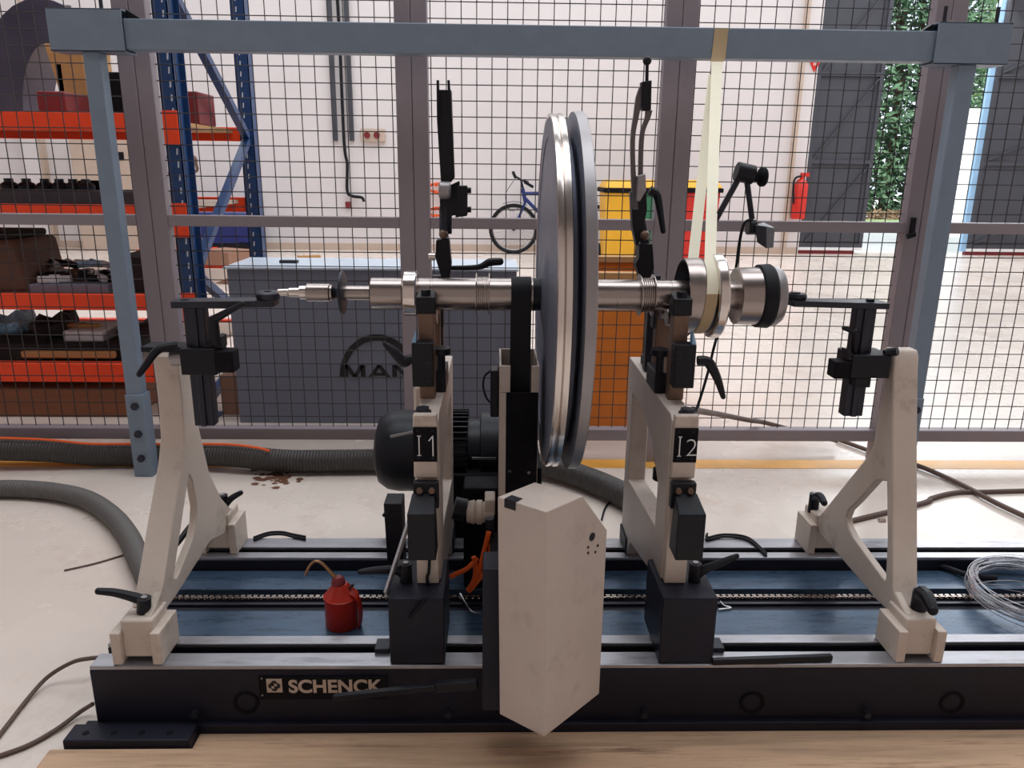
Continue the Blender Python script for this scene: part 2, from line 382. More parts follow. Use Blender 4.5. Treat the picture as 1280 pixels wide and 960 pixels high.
for u in (308, 940, 1190):
    q = PY(u, 878, 1.263)
    MB().lathe([(0, .0), (0, .016), (-.004, .02), (-.004, .024), (.002, .026)], (q.x, 1.264, q.z), 'Y', 24).build('lifting_hole', 'black_matte', bed)
for u in (560, 245, 805, 1082):
    q = PY(u, 890, 1.26); MB().cyl((q.x, 1.262, q.z), (q.x, 1.248, q.z), .007, 6).build('flange_bolt', 'dark_steel', bed)
ch = MB().bar((XL+.02, 1.575, .0805), (XR-.02, 1.575, .0805), .02, .0009).build('drive_chain', 'black', bed)
lk = None; x = XL+.03
while x < 1.75:
    if lk is None:
        lk = MB().box(x-.0048, x+.0048, 1.570, 1.573, .098, .108).box(x-.0048, x+.0048, 1.577, 1.580, .098, .108).cyl((x, 1.568, .102), (x, 1.582, .102), .0032, 6).box(x-.007, x+.007, 1.573, 1.577, .081, .104).build('chain_link', 'bright_steel', ch)
    else:
        c = lk.copy(); COL.objects.link(c); c.parent = ch; c.location = (x-x00, 0, 0)
    if x == XL+.03: x00 = x
    x += .0142
bp = MB().box(-.7935, -.562, 1.205, 1.2515, 0, .030).build('foot_plate', 'bed_black', bed, .003)
for k in range(4): MB().lathe([(.030, 0), (.030, .006), (.0305, .0065)], (-.76+k*.052, 1.215+.01, .0), 'Z', 12).build('bolt_hole', 'black_matte', bp)
# name plate
lp0, lp1 = PY(326, 873, 1.262), PY(484, 845, 1.262)
pl = MB().box(lp0.x, lp1.x, 1.2585, 1.2625, lp0.z, lp1.z).build('name_plate', 'black_matte', bed)
h = lp1.z-lp0.z; a = PY(361, 865, 1.258)
text_part('lettering', 'SCHENCK', 'pale_plate', pl, (a.x, 1.2585, a.z-.0010), .0385, (pi/2, 0, 0), .0006, .0011)
q = PY(343, 857, 1.258); s_ = .0145
lg = MB().box(q.x-s_, q.x+s_, 1.2572, 1.2584, q.z-s_, q.z+s_).build('logo_square', 'pale_plate', pl)
mb = MB()
for dx, dz in ((1, 0), (-1, 0), (0, 1), (0, -1)): mb.lathe([(-.0006, 0), (-.0006, .0058), (0, .0058)], (q.x+dx*.0058, 1.2572, q.z+dz*.0058), 'Y', 16)
mb.build('logo_rosette', 'logo_black', lg)
mb = MB()
for dx, dz in ((1, 1), (-1, -1)): mb.box(q.x+dx*.0026-.0025, q.x+dx*.0026+.0025, 1.2560, 1.2564, q.z+dz*.0026-.0025, q.z+dz*.0026+.0025)
mb.build('logo_dots', 'pale_plate', lg)
for u, v in ((327, 848), (328, 869)): w = PY(u, v, 1.258); MB().cyl((w.x, 1.2588, w.z), (w.x, 1.257, w.z), .0018, 8).build('rivet', 'grey_steel', pl)
# kerb planks under the front
for y0, y1, zz, lb in ((1.2055, 1.2515, .006, 'weathered brown timber strip right in front of the black bed'), (1.02, 1.201, .016, 'weathered brown timber plank at the bottom edge of the picture')):
    tag(MB().box(-.561 if y0 > 1.2 else -.815, 2.2, y0, y1, 0, zz).build('timber_plank', 'kerb', None, .002), lb, 'plank')
q = PZ(390, 955, .012)
tag(MB().prism([[V(-.305, 1.07, .0162), V(-.235, 1.07, .0162), V(-.238, 1.117, .0162), V(-.30, 1.115, .0162)]], (0, 0, .02)).build('steel_block', 'black_matte', None, .002), 'small black steel block lying on the timber plank', 'block')

# ------------------------------------------------------------------ tail supports (two mirrored stands with thrust arms)
def tail_support(sg, cx, prof_out, hole, leg, label):
    t = thing('tail_support', (cx, 1.5, .147), label, 'support stand', 'tail supports on the machine bed')
    xf = cx-.025
    xw = xf+.0006 if sg > 0 else cx+.025-.0166
    MB().prism([[V(xw, a+(.007 if a < 1.5 or b > .45 else 0)*(1 if k < (9 if sg > 0 else 8) else 0), b-(.005 if b > .685 else 0)) for k, (a, b) in enumerate(prof_out)], [V(xw, a, b) for a, b in hole]], (.016, 0, 0)).build('stand', 'beige', t, .003)
    MB().prism([[V(xf, a, b) for a, b in leg]], (.05, 0, 0)).build('front_leg', 'beige', t, .003)
    for nm, y0, y1, zf in (('front_foot', 1.266, 1.35, .214), ('rear_foot', 1.70, 1.785, .226)):
        f = MB().box(cx-.030, cx+.030, y0+.012, y1-.002, .156, zf+.02).build(nm, 'beige', t, .004)
        for a in (-.046, .028): MB().box(cx+a, cx+a+.018, y0, y1, .1472, zf).build('clamp_plate', 'beige', f, .002)
    return t
pL = [(1.285, .235), (1.346, .263), (1.43, .376), (1.497, .461), (1.522, .508), (1.531, .589), (1.53, .68), (1.538, .69), (1.59, .69), (1.597, .68), (1.59, .60), (1.603, .507), (1.635, .388), (1.69, .30), (1.76, .232), (1.76, .205), (1.69, .205), (1.60, .232), (1.40, .212), (1.285, .212)]
hL = [(1.508, .425), (1.465, .368), (1.411, .288), (1.399, .256), (1.41, .247), (1.435, .252), (1.505, .283), (1.535, .31), (1.548, .34), (1.54, .408), (1.525, .428)]
lL = [(1.320, .235), (1.346, .263), (1.43, .376), (1.497, .461), (1.522, .508), (1.531, .589), (1.53, .68), (1.538, .69), (1.585, .69), (1.59, .60), (1.562, .50), (1.535, .44), (1.465, .345), (1.385, .235)]
tl = tail_support(-1, -.668, pL, hL, lL, 'beige cast A-shaped support stand at the left end of the black bed')
def rx(q, x=.795): w = PX(q[0], q[1], x); return (w.y, w.z)
pR = [(1.285, .235), (1.349, .259), (1.391, .405), (1.432, .545), (1.466, .675), (1.471, .705), (1.480, .715), (1.510, .715), (1.515, .705), (1.494, .64), (1.503, .57), (1.504, .508), (1.519, .475), (1.595, .384), (1.705, .25), (1.725, .235), (1.72, .206), (1.62, .206), (1.495, .203), (1.40, .20), (1.285, .212)]
hR = [(1.432, .453), (1.470, .440), (1.535, .363), (1.570, .325), (1.577, .304), (1.562, .288), (1.530, .277), (1.400, .258), (1.383, .258), (1.376, .270), (1.403, .36)]
lR = [(1.320, .235), (1.349, .259), (1.391, .405), (1.432, .545), (1.466, .675), (1.471, .705), (1.480, .715), (1.510, .715), (1.5145, .705), (1.492, .64), (1.465, .55), (1.43, .45), (1.40, .36), (1.375, .235)]
tr = tail_support(1, .820, pR, hR, lR, 'beige cast A-shaped support stand at the right end of the bed, beside the wire coil')
# levers of the feet
lever(tl, [PY(123, 739, 1.29), PY(145, 741, 1.30), PY(172, 748, 1.31), PY(181, 753, 1.31)], [.0065, .008, .010, .011], (V(-.665, 1.308, .235), PY(180, 747, 1.308), .013))
lever(tl, [PY(301, 616, 1.74), PY(288, 624, 1.74), PY(275, 640, 1.74)], [.006, .008, .010], (V(-.66, 1.74, .235), V(-.66, 1.74, .285), .013))
lever(tl, [V(-.66, 1.70, .262), V(-.70, 1.66, .25), V(-.72, 1.6, .225)], [.009, .008, .006])
lever(tr, [V(.828, 1.265, .262), V(.83, 1.29, .272), V(.832, 1.312, .268)], [.010, .014, .017], (V(.832, 1.315, .235), V(.832, 1.315, .272), .015))
lever(tr, [V(.80, 1.70, .285), V(.80, 1.73, .29), V(.80, 1.755, .27)], [.008, .010, .011], (V(.80, 1.755, .235), V(.80, 1.755, .285), .013))
MB().cyl(PX(1106, 650, .793), PX(1106, 650, .793)+V(-.012, 0, 0), .006, 8).build('set_screw', 'beige', tr)

def thrust(t, sg, ux, Yb, armp, tip, name_side):
    # vertical dovetail bar, carriage and arm; ux: list of (u, v) pixels of the bar centre
    a = PY(*ux[0], Yb); b = PY(*ux[1], Yb); xm = (a.x+b.x)/2
    br = MB().box(xm-.020, xm+.020, Yb-.013, Yb+.013, b.z, a.z).box(xm-.006, xm+.006, Yb-.018, Yb-.012, b.z, a.z).build('slide_bar', 'dark_steel', t, .002)
    return xm, a.z
xm, zt = thrust(tl, -1, ((245, 383), (258, 530)), 1.50, None, None, 0)
q0, q1 = PY(233, 465, 1.49), PY(296, 433, 1.49); q2 = PY(275, 450, 1.49)
c = MB().box(q0.x, q2.x, 1.465, 1.535, q0.z, q1.z).build('carriage', 'black', tl, .002)
MB().box(q2.x, q1.x, 1.462, 1.50, q0.z+.006, q1.z-.004).build('carriage_block', 'black_matte', c, .002)
MB().prism([[V(q2.x-.028, 1.475, q1.z), V(q2.x+.012, 1.475, q1.z), V(q2.x+.012, 1.475, q1.z+.022), V(q2.x+.004, 1.475, q1.z+.024)]], (0, .03, 0)).build('gib', 'black', c)
MB().box(-.690, q0.x+.002, 1.475, 1.525, q1.z-.01, q1.z+.001).build('carriage_arm', 'black', c, .002)
MB().cyl((-.645, 1.51, (q0.z+q1.z)/2), (q0.x+.002, 1.51, (q0.z+q1.z)/2), .018, 16).build('spindle', 'grey_steel', c)
lever(tl, [PY(174, 468, 1.44), PY(182, 457, 1.45), PY(198, 437, 1.47), PY(222, 432, 1.485)], [.0055, .007, .0085, .0095])
lever(tl, [PY(303, 380, 1.46), PY(288, 388, 1.47), PY(268, 399, 1.48)], [.005, .0065, .0085], (PY(270, 430, 1.48), PY(266, 396, 1.48), .010))
a, b = PY(219, 373, 1.50), PY(345, 373, 1.52)
arm = MB().prism([[V(a.x, 1.475, zt), V(b.x-.02, 1.495, zt), V(b.x, 1.50, zt), V(b.x+.002, 1.52, zt), V(b.x, 1.54, zt), V(b.x-.02, 1.545, zt), V(a.x, 1.525, zt), V(a.x-.006, 1.50, zt)]], (0, 0, .0125)).build('thrust_arm', 'dark_steel', tl, .0015)
e = PY(335, 369, 1.52)
MB().lathe([(0, .008), (0, .022), (.006, .024), (.012, .024), (.015, .020), (.015, .008)], (e.x, 1.52, zt+.0125), 'Z', 28, True).build('end_ring', 'dark_steel', arm)
MB().cyl((e.x, 1.52, zt+.010), (e.x, 1.52, zt+.024), .011, 6).build('hex_nut', 'black', arm)
MB().lathe([(.0125, .004), (.0125, .008), (.0132, .0082)], (a.x+.018, 1.50, zt), 'Z', 16).build('screw_hole', 'black_matte', arm)
# right one
xm, zt = thrust(tr, 1, ((1081, 384), (1062, 518)), 1.50, None, None, 0)
q0, q1 = PY(1064, 470, 1.48), PY(1110, 442, 1.48); q2 = PY(1040, 455, 1.48)
c = MB().box(q0.x-.010, q1.x, 1.462, 1.535, q0.z, q1.z).build('carriage', 'black', tr, .002)
MB().box(q2.x, q0.x-.0101, 1.462, 1.50, q0.z-.002, q1.z-.014).build('carriage_block', 'black_matte', c, .002)
MB().box(q0.x+.002, q0.x+.034, 1.464, 1.50, q0.z-.02, q0.z).build('carriage_block', 'black', c, .002)
MB().prism([[V(q0.x-.020, 1.465, q1.z-.010), V(q0.x-.002, 1.465, q1.z-.010), V(q0.x-.004, 1.465, q1.z-.001), V(q0.x-.020, 1.465, q1.z+.010)]], (0, .03, 0)).build('gib', 'black', c)
MB().cyl((q1.x-.002, 1.50, (q0.z+q1.z)/2), (.796, 1.50, (q0.z+q1.z)/2), .018, 16).build('spindle', 'grey_steel', c)
MB().tube([PY(1105, 441, 1.47), PY(1112, 440, 1.47), PY(1122, 439, 1.46)], [.006, .0085, .009], 12).build('clamp_knob', 'black', c)
lever(tr, [PY(1055, 410, 1.47), PY(1063, 413, 1.48), PY(1070, 417, 1.49)], [.0045, .005, .007], (PY(1068, 440, 1.485), PY(1069, 413, 1.485), .007))
a, b = PY(987, 377, 1.52), PY(1105, 378, 1.50)
arm = MB().prism([[V(a.x, 1.498, zt), V(b.x, 1.475, zt), V(b.x+.003, 1.50, zt), V(b.x, 1.525, zt), V(a.x, 1.542, zt), V(a.x-.004, 1.52, zt)]], (0, 0, .0115)).build('thrust_arm', 'dark_steel', tr, .0015)
e = PY(996, 370, 1.52)
MB().lathe([(0, .005), (0, .018), (.006, .020), (.012, .018), (.012, .005)], (e.x, 1.52, zt+.0115), 'Z', 28, True).build('end_ring', 'dark_steel', arm)
MB().cyl((e.x-.004, 1.52, zt+.010), (e.x-.004, 1.52, zt+.026), .010, 6).build('hex_nut', 'black', arm)
MB().cyl((b.x-.028, 1.50, zt+.0105), (b.x-.028, 1.50, zt+.017), .008, 12).build('cap_screw', 'black', arm)

# ------------------------------------------------------------------ rotor (revolved about its own axis)
AY, AZ = 1.52, .815
rot = thing('rotor', (.1, AY, AZ), 'polished steel turbine rotor with twin thin discs lying across the pedestals', 'rotor')
def rev(nm, m, prof, n=64, par=None, ang=30): return MB().lathe(prof, (0, AY, AZ), 'X', n).build(nm, m, par or rot, 0, ang)
rev('shaft_tip', 'bright_steel', [(-.43, .004), (-.428, .0065), (-.408, .0075), (-.406, .0092), (-.386, .0095), (-.385, .0135), (-.372, .0138)], 32)
rev('knurled_sleeve', 'shaft_steel', [(-.3719, .0150), (-.370, .0178), (-.327, .0178), (-.325, .0155), (-.3212, .0155)], 48)
rev('neck', 'dark_steel', [(-.3211, .009), (-.318, .012), (-.315, .009), (-.311, .012), (-.3055, .0135)], 32)
rev('oil_flinger', 'dark_steel', [(-.3054, .014), (-.304, .041), (-.3025, .0435), (-.300, .0435), (-.2985, .041), (-.297, .0146)], 48)
rev('shaft', 'shaft_steel', [(-.2969, .0142), (-.245, .0142)], 48)
rev('shaft', 'shaft_steel', [(-.2449, .028), (-.243, .0304), (-.183, .0304), (-.182, .026), (-.1795, .026)], 64)
rev('collar', 'bright_steel', [(-.1794, .042), (-.1775, .0445), (-.1555, .0445), (-.153, .042), (-.1525, .033)], 64)
rev('shaft', 'shaft_steel', [(-.1524, .0305), (-.150, .0312), (-.1265, .0312), (-.126, .0306), (-.122, .0306), (-.1215, .0312), (-.0375, .0312)], 64)
def labyrinth(x0, x1):
    pr = [(x0, .031), (x0, .0415), (x0+.0015, .0415), (x0+.002, .034)]
    k = 6; st = (x1-x0-.004)/k
    for i in range(k):
        xx = x0+.002+st*i; pr += [(xx+st*.2, .0345), (xx+st*.5, .0345), (xx+st*.55, .0322), (xx+st*.95, .0322)]
    return pr+[(x1-.002, .034), (x1-.0015, .0415), (x1, .0415), (x1, .031)]
rev('labyrinth_seal', 'shaft_steel', labyrinth(-.0374, -.0105))
rev('shaft', 'shaft_steel', [(-.0104, .0312), (.075, .0312)], 64)
rev('seal_ring', 'black', [(.0751, .0318), (.0905, .0318)], 64)
rev('turbine_disc', 'disc_steel', [(.0906, .033), (.092, .046), (.1205, .205), (.1215, .225), (.1215, .262), (.118, .270), (.110, .274), (.110, .284), (.104, .287), (.104, .294), (.0985, .299), (.0985, .333), (.1005, .335)], 128)
rev('disc_rim', 'bright_steel', [(.1006, .333), (.0975, .3375), (.0985, .340), (.103, .341), (.108, .3395), (.110, .3365), (.1115, .340), (.1165, .341), (.121, .3405), (.1225, .337), (.1225, .31), (.1195, .30)], 160)
rev('disc_web', 'disc_steel', [(.1196, .295), (.124, .302), (.133, .300), (.140, .287)], 128)
rev('turbine_disc', 'disc_steel', [(.1401, .285), (.140, .292), (.1395, .339), (.141, .3425)], 128)
rev('disc_rim', 'grey_steel', [(.1411, .342), (.1415, .344), (.1585, .345), (.160, .3435), (.160, .325), (.157, .30), (.165, .10), (.172, .033)], 160)
rev('shaft', 'shaft_steel', [(.1721, .0305), (.287, .0305)], 64)
rev('labyrinth_seal', 'shaft_steel', labyrinth(.2871, .3155))
rev('shaft', 'shaft_steel', [(.3156, .0305), (.345, .0305), (.3455, .0298), (.349, .0298), (.3495, .0305), (.396, .0305)], 64)
rev('flange_cup', 'shaft_steel', [(.405, .031), (.404, .060), (.376, .069), (.3725, .0705), (.3725, .0735), (.395, .0745), (.410, .074), (.411, .0735)], 96)
rev('flange_hollow_shade', 'dark_steel', [(.4049, .0325), (.4035, .060), (.3775, .0682), (.3722, .0698), (.3721, .0685), (.400, .056), (.401, .033)], 96)  # dark liner: shade inside the hollow cup, put into the colour
rev('flange_groove', 'disc_steel', [(.4111, .0725), (.413, .0705), (.424, .0705), (.425, .073)], 96)
rev('flange_rim', 'bright_steel', [(.4251, .074), (.428, .082), (.430, .0835), (.444, .0845), (.447, .0825), (.449, .066), (.455, .034)], 96)
rev('shaft', 'shaft_steel', [(.4551, .029), (.487, .029)], 64)
rev('coupling_hub', 'shaft_steel', [(.4795, .035), (.479, .053), (.481, .0565), (.521, .0575), (.522, .0575)], 96)
rev('seal_band', 'rubber', [(.5221, .058), (.524, .0625), (.545, .064), (.549, .0615), (.550, .059)], 96)
rev('hub_cap', 'grey_steel', [(.5501, .0605), (.562, .0585), (.569, .053), (.572, .042), (.573, .012), (.580, .010), (.5805, .0)], 96)

# masking tape loop between guard beam and rotor flange
xs = .401
top = PY(898, 77, 2.55)
pts = [V(top.x+.003, 2.5525, 1.482), V(top.x, 2.5525, 1.40), V(top.x-.006, 2.545, 1.385)]
rt = .0757; phi0 = radians(22)
f0 = V(PY(889, 335, 1.48).x, AY-rt*sin(phi0), AZ+rt*cos(phi0))
n_ = 14
strand = [pts[-1].lerp(f0, k/n_) for k in range(1, n_+1)]
wrap = [f0]
for k in range(1, 14):
    a = phi0+pi*k/13*1.03; wrap.append(V(f0.x-.022*(k/13)**1.6, AY-rt*sin(a), AZ+rt*cos(a)))
bk = [wrap[-1].lerp(pts[-1]+V(-.004, .006, 0), k/n_) for k in range(1, n_)]
wd = [.043, .043, .036]+[.034-.012*k/n_ for k in range(1, n_+1)]+[.022]*14+[.022+.012*k/n_ for k in range(1, n_)]
tp = thing('tape_loop', (top.x, 2.5, 1.38), 'cream masking tape tied from the overhead beam down around the flange', 'tape')
MB().ribbon(pts[:2]+[pts[2]], .043, (1, 0, 0), .0008).build('beam_wrap', 'tape_tan', tp)
MB().ribbon([pts[2]]+strand, [.036]+wd[3:3+n_], (1, 0, 0), .0006).build('front_strand', 'tape', tp)
MB().ribbon(wrap[:5], .022, (1, 0, 0), .0006).build('front_wrap', 'tape', tp)
MB().ribbon(wrap[4:], .022, (1, 0, .0), .0006).build('flange_wrap', 'tape_tan', tp)
MB().ribbon([wrap[-1]]+bk, [.022]+wd[-len(bk):], (1, 0, 0), .0006).build('back_strand', 'tape', tp)

# ------------------------------------------------------------------ bearing pedestals
def pedestal(sg, xi, label, digit):
    # sg=+1: inner (plate) face at xi, bodies grow to +X;  sg=-1 mirrored
    X = lambda d: xi+sg*d
    t = thing('bearing_pedestal', (X(.04), 1.45, .147), label, 'pedestal', 'bearing pedestals under the rotor')
    def bx(nm, m, d0, d1, y0, y1, z0, z1, par=t, bev=.002):
        a, b = sorted((X(d0), X(d1))); return MB().box(a, b, y0, y1, z0, z1).build(nm, m, par, bev)
    base = bx('base_block', 'bed_black', -.010, .094, 1.266, 1.418, .1472, .287, t, .003)
    out = [(1.335, .288), (1.335, .612), (1.35, .622), (1.80, .622), (1.80, .56), (1.785, .44), (1.785, .1475), (1.70, .1475), (1.66, .20), (1.42, .255), (1.42, .288)]
    hol = [(1.415, .36), (1.415, .455), (1.50, .52), (1.64, .55), (1.735, .55), (1.735, .33)]
    MB().prism([[V(xi, a, b) for a, b in out], [V(xi, a, b) for a, b in hol]], (sg*.042, 0, 0)).build('frame_plate', 'beige_clean', t, .002)
    bx('front_column', 'beige', .002, .046, 1.318, 1.3349, .505, .627, t, .003)
    bx('number_plate_back', 'beige', .003, .045, 1.3185, 1.3349, .288, .50, t, .002)
    np_ = bx('number_plate', 'black_matte', .0025, .0455, 1.3155, 1.3178, .538, .604, t, 0)
    xa_, xb_ = sorted((X(.0025), X(.0455)))
    d_ = MB(); xI = xa_+.0105; yI = 1.3150
    d_.box(xI-.0011, xI+.0011, yI, yI+.0005, .550, .588).box(xI-.0035, xI+.0035, yI, yI+.0005, .5495, .5512).box(xI-.0035, xI+.0035, yI, yI+.0005, .5868, .5885)
    d_.build('digits', 'white_paint', np_)
    if digit == '1':
        xI = xa_+.0355
        MB().box(xI-.0011, xI+.0011, yI, yI+.0005, .549, .5885).bar((xI, yI+.00025, .588), (xI-.0075, yI+.00025, .578), .002, .0005, V(0, 1, 0)).build('digits', 'white_paint', np_)
    else: text_part('digits', '2', 'white_paint', np_, (xa_+.0205, 1.3152, .5505), .049, (pi/2, 0, 0), .0003, -.0011)
    for a, b in ((.2, .1), (.8, .1), (.2, .9), (.8, .9)):
        MB().cyl((xa_+.043*a, 1.3160, .538+.066*b), (xa_+.043*a, 1.3148, .538+.066*b), .0016, 8).build('rivet', 'dark_steel', np_)
    MB().cyl((X(.030), 1.345, .622), (X(.030), 1.345, .633), .013, 6).cyl((X(.030), 1.345, .622), (X(.030), 1.345, .626), .016, 20).build('hex_bolt', 'dark_steel', t)
    br = bx('sensor_bracket', 'black', .000, .046, 1.300, 1.3175, .452, .503, t, .002)
    for d in (.012, .034): MB().cyl((X(d), 1.301, .490), (X(d), 1.292, .490), .006, 6).build('bolt', 'rust_steel', br)
    # sensor housing, sloping top
    d0, d1 = .002, .052
    a, b = sorted((X(d0), X(d1)))
    MB().hexa([(a, 1.245, .376), (b, 1.245, .376), (b, 1.3000, .376), (a, 1.3000, .376), (a, 1.245, .466), (b, 1.245, .466), (b-.004, 1.2999, .484), (a+.004, 1.2999, .484)]).build('sensor_housing', 'black', t, .002)
    # rear hanger inside the window
    bx('hanger', 'beige', .044, .074, 1.60, 1.66, .40, .60, t, .006)
    MB().cyl((X(.059), 1.63, .3995), (X(.059), 1.63, .375), .022, 18).build('rubber_foot', 'rubber', t)
    bx('rear_foot', 'bed_black', -.004, .060, 1.6995, 1.787, .1472, .190, base, .003)
    # roller carrier bars and their carriages
    fb = bx('roller_bar', 'rust_steel', .014, .044, 1.435, 1.465, .622, .797, t, .002)
    MB().hexa([(min(X(.011), X(.047)), 1.428, .790), (max(X(.011), X(.047)), 1.428, .790), (max(X(.011), X(.047)), 1.474, .790), (min(X(.011), X(.047)), 1.474, .790),
               (min(X(.011), X(.047)), 1.428, .822), (max(X(.011), X(.047)), 1.428, .822), (max(X(.014), X(.044)), 1.470, .830), (min(X(.014), X(.044)), 1.470, .830)]).build('bar_cap', 'black', fb, .002)
    MB().cyl((X(.029), 1.445, .824), (X(.029), 1.445, .834), .010, 6).build('cap_bolt', 'black', fb)
    rb = bx('roller_bar', 'rust_steel', .014, .044, 1.585, 1.615, .622, .775, t, .002)
    bx('roller_fork', 'black', .006, .010, 1.578, 1.612, .735, .80, rb, .001)
    bx('roller_fork', 'black', .048, .056, 1.578, 1.612, .735, .80, rb, .001)
    for yy, par in ((1.4885, fb), (1.5515, rb)): MB().cyl((X(.012), yy, .7775), (X(.046), yy, .7775), .018, 24).build('roller', 'shaft_steel', par)
    cl = bx('clamp_block', 'black', .014, .054, 1.402, 1.4345, .655, .740, t, .002)
    for k in range(6): bx('scale_mark', 'dark_steel', .020, .026, 1.4005, 1.4022, .665+k*.012, .667+k*.012, cl, 0)
    w = MB(); w.prism([[V(X(.046), 1.405, .7402), V(X(.054), 1.405, .7402), V(X(.046), 1.405, .765)]], (0, .02, 0)); w.build('wedge', 'light_blue', cl)
    bx('slide_saddle', 'black', -.004, .020, 1.48, 1.57, .622, .665, t, .002)
    MB().cyl((X(.006), 1.49, .665), (X(.006), 1.49, .705), .009, 14).cyl((X(.006), 1.49, .70), (X(.006), 1.49, .712), .02, 18).build('thumb_nut', 'black', t)
    return t, X
pl_, XLf = pedestal(-1, -.101, 'left bearing pedestal with black plate marked I 1', '1')
pr_, XRf = pedestal(1, .326, 'right bearing pedestal with black plate marked I 2', '2')
# their clamp levers and cords
lever(pl_, [PY(481, 430, 1.42), PY(490, 438, 1.42), PY(504, 452, 1.42), PY(512, 449, 1.42), PY(520, 448, 1.42)], [.005, .008, .0105, .0095, .0095])
lever(pr_, [PY(904, 496, 1.42), PY(897, 474, 1.42), PY(888, 456, 1.42), PY(882, 451, 1.42), PY(872, 451, 1.42)], [.005, .008, .0105, .0095, .0095])
lever(pl_, [PY(450, 715, 1.31), PY(470, 713, 1.32), PY(497, 713, 1.33), PY(508, 722, 1.33)], [.005, .0075, .009, .010], (V(PY(508, 735, 1.33).x, 1.33, .286), V(PY(508, 735, 1.33).x, 1.33, .325), .012))
lever(pr_, [PY(921, 695, 1.33), PY(905, 702, 1.33), PY(880, 712, 1.33), PY(868, 722, 1.33)], [.005, .0075, .009, .010], (V(PY(867, 735, 1.33).x, 1.33, .286), V(PY(867, 735, 1.33).x, 1.33, .325), .012))
MB().tube(smooth([PY(537, 696, 1.312), PY(536, 715, 1.310), PY(534, 722, 1.308), PY(535, 740, 1.312), PY(530, 752, 1.262), PY(512, 772, 1.262)], 5), .003, 6).build('sensor_cord', 'rubber', pl_)
MB().bar(PY(528, 600, 1.44), PY(482, 742, 1.27), .006, .012).build('oblique_rod', 'grey_steel', pl_, .001)
MB().box(PY(470, 806, 1.32).x, -.201, 1.300, 1.336, .1475, .157).build('slot_nut', 'dark_steel', pl_, .001)
MB().box(.4205, PY(902, 806, 1.32).x, 1.300, 1.336, .1475, .157).build('slot_nut', 'dark_steel', pr_, .001)
# small black clamp on the far side of the left pedestal
q = PY(493, 655, 1.60)
MB().hexa([(q.x-.015, 1.58, .148), (q.x+.02, 1.58, .148), (q.x+.02, 1.64, .148), (q.x-.015, 1.64, .148), (q.x-.020, 1.58, .335), (q.x+.02, 1.58, .335), (q.x+.02, 1.64, .335), (q.x-.020, 1.64, .335)]).build('rear_clamp', 'black', pl_, .002)
lever(pl_, [PY(480, 644, 1.58), PY(488, 638, 1.585), PY(497, 634, 1.59)], [.004, .007, .009], name='clamp_lever')
# hold-down arms
ha = MB()
A = PY(555, 112, 1.64); B = PY(559, 222, 1.64)
hd = thing('hold_down_arm', (A.x, 1.64, .70), 'straight black forked arm raised behind the left end of the shaft', 'clamp arm')
def PYs(l, y): return [PY(a, b, y) for a, b in l]
mb = MB().prism([PYs([(546, 112), (564, 112), (568, 222), (563, 228), (551, 228), (546, 150)], 1.628)], (0, .026, 0)); mb.build('arm', 'black', hd, .002)
for l in ([(545.5, 100), (548.8, 100), (550, 150), (546, 150)], [(559, 100), (562.2, 100), (564.5, 145), (561, 145)]):
    MB().prism([PYs(l, 1.622)], (0, .0055, 0)).build('fork_prong', 'black', hd, .001)
c_ = PY(556, 238, 1.62); MB().lathe([(-.010, .0), (-.012, .014), (-.009, .018), (.009, .018), (.012, .014), (.012, 0)], c_, 'X', 28).build('hinge_roller', 'grey_steel', hd)
MB().prism([PYs([(549, 238), (574, 226), (576, 268), (564, 270), (560, 290), (550, 262)], 1.642)], (0, .03, 0)).build('hinge_block', 'black', hd, .002)
MB().prism([PYs([(572, 232), (584, 232), (584, 270), (569, 272)], 1.63)], (0, .03, 0)).build('adjuster', 'black', hd, .002)
for v in (238, 262): MB().cyl(PY(583, v, 1.645), PY(589, v, 1.645), .006, 12).build('knob', 'black', hd)
MB().cyl(PY(557, 258, 1.655), PY(557, 292, 1.655), .0135, 18).build('piston', 'dark_steel', hd)
MB().ball(PY(554.5, 293, 1.642), .010, 14).build('ball_knob', 'rust_steel', hd)
MB().prism([PYs([(545, 300), (561, 298), (564, 330), (562, 348), (552, 348), (544, 322)], 1.640)], (0, .035, 0)).build('clamp_head', 'black', hd, .002)
z0 = PY(555, 348, 1.655).z
MB().box(-.135, -.112, 1.642, 1.674, .6225, z0+.006).build('arm_column', 'dark_steel', hd, .002)
MB().cyl(PY(544, 321, 1.65), PY(536, 321, 1.65), .008, 14).build('knob', 'bright_steel', hd)
lever(hd, [PY(625, 327, 1.66), PY(612, 328, 1.66), PY(597, 334, 1.66), PY(563, 335, 1.66)], [.008, .009, .006, .005])
hd = thing('hold_down_arm', (.30, 1.66, .70), 'curved grey twin-bar arm with ball tip raised behind the right end of the shaft', 'clamp arm')
Yh = 1.655
MB().ball(PY(809, 76, Yh), .009, 14).cyl(PY(809, 76, Yh), PY(808.5, 104, Yh), .0035, 10).build('screw_tip', 'black', hd)
MB().prism([PYs([(802, 102), (815, 100), (814, 138), (803, 138)], Yh-.012)], (0, .024, 0)).build('head_block', 'black', hd, .002)
sp = smooth([PY(803, 108, Yh), PY(799, 122, Yh), PY(795, 145, Yh), PY(791, 170, Yh), PY(791, 205, Yh), PY(794, 262, Yh)], 4)
MB().ribbon(sp, rad_lin([.011, .014, .011, .009, .009, .012], len(sp)), (1, 0, 0), .012).build('curved_bar', 'arm_grey', hd, .001)
sp = smooth([PY(811, 138, Yh), PY(809, 148, Yh), PY(803, 165, Yh), PY(801, 190, Yh), PY(800.5, 222, Yh)], 4)
MB().ribbon(sp, rad_lin([.014, .011, .009, .009, .009], len(sp)), (1, 0, 0), .012).build('curved_bar', 'arm_grey', hd, .001)
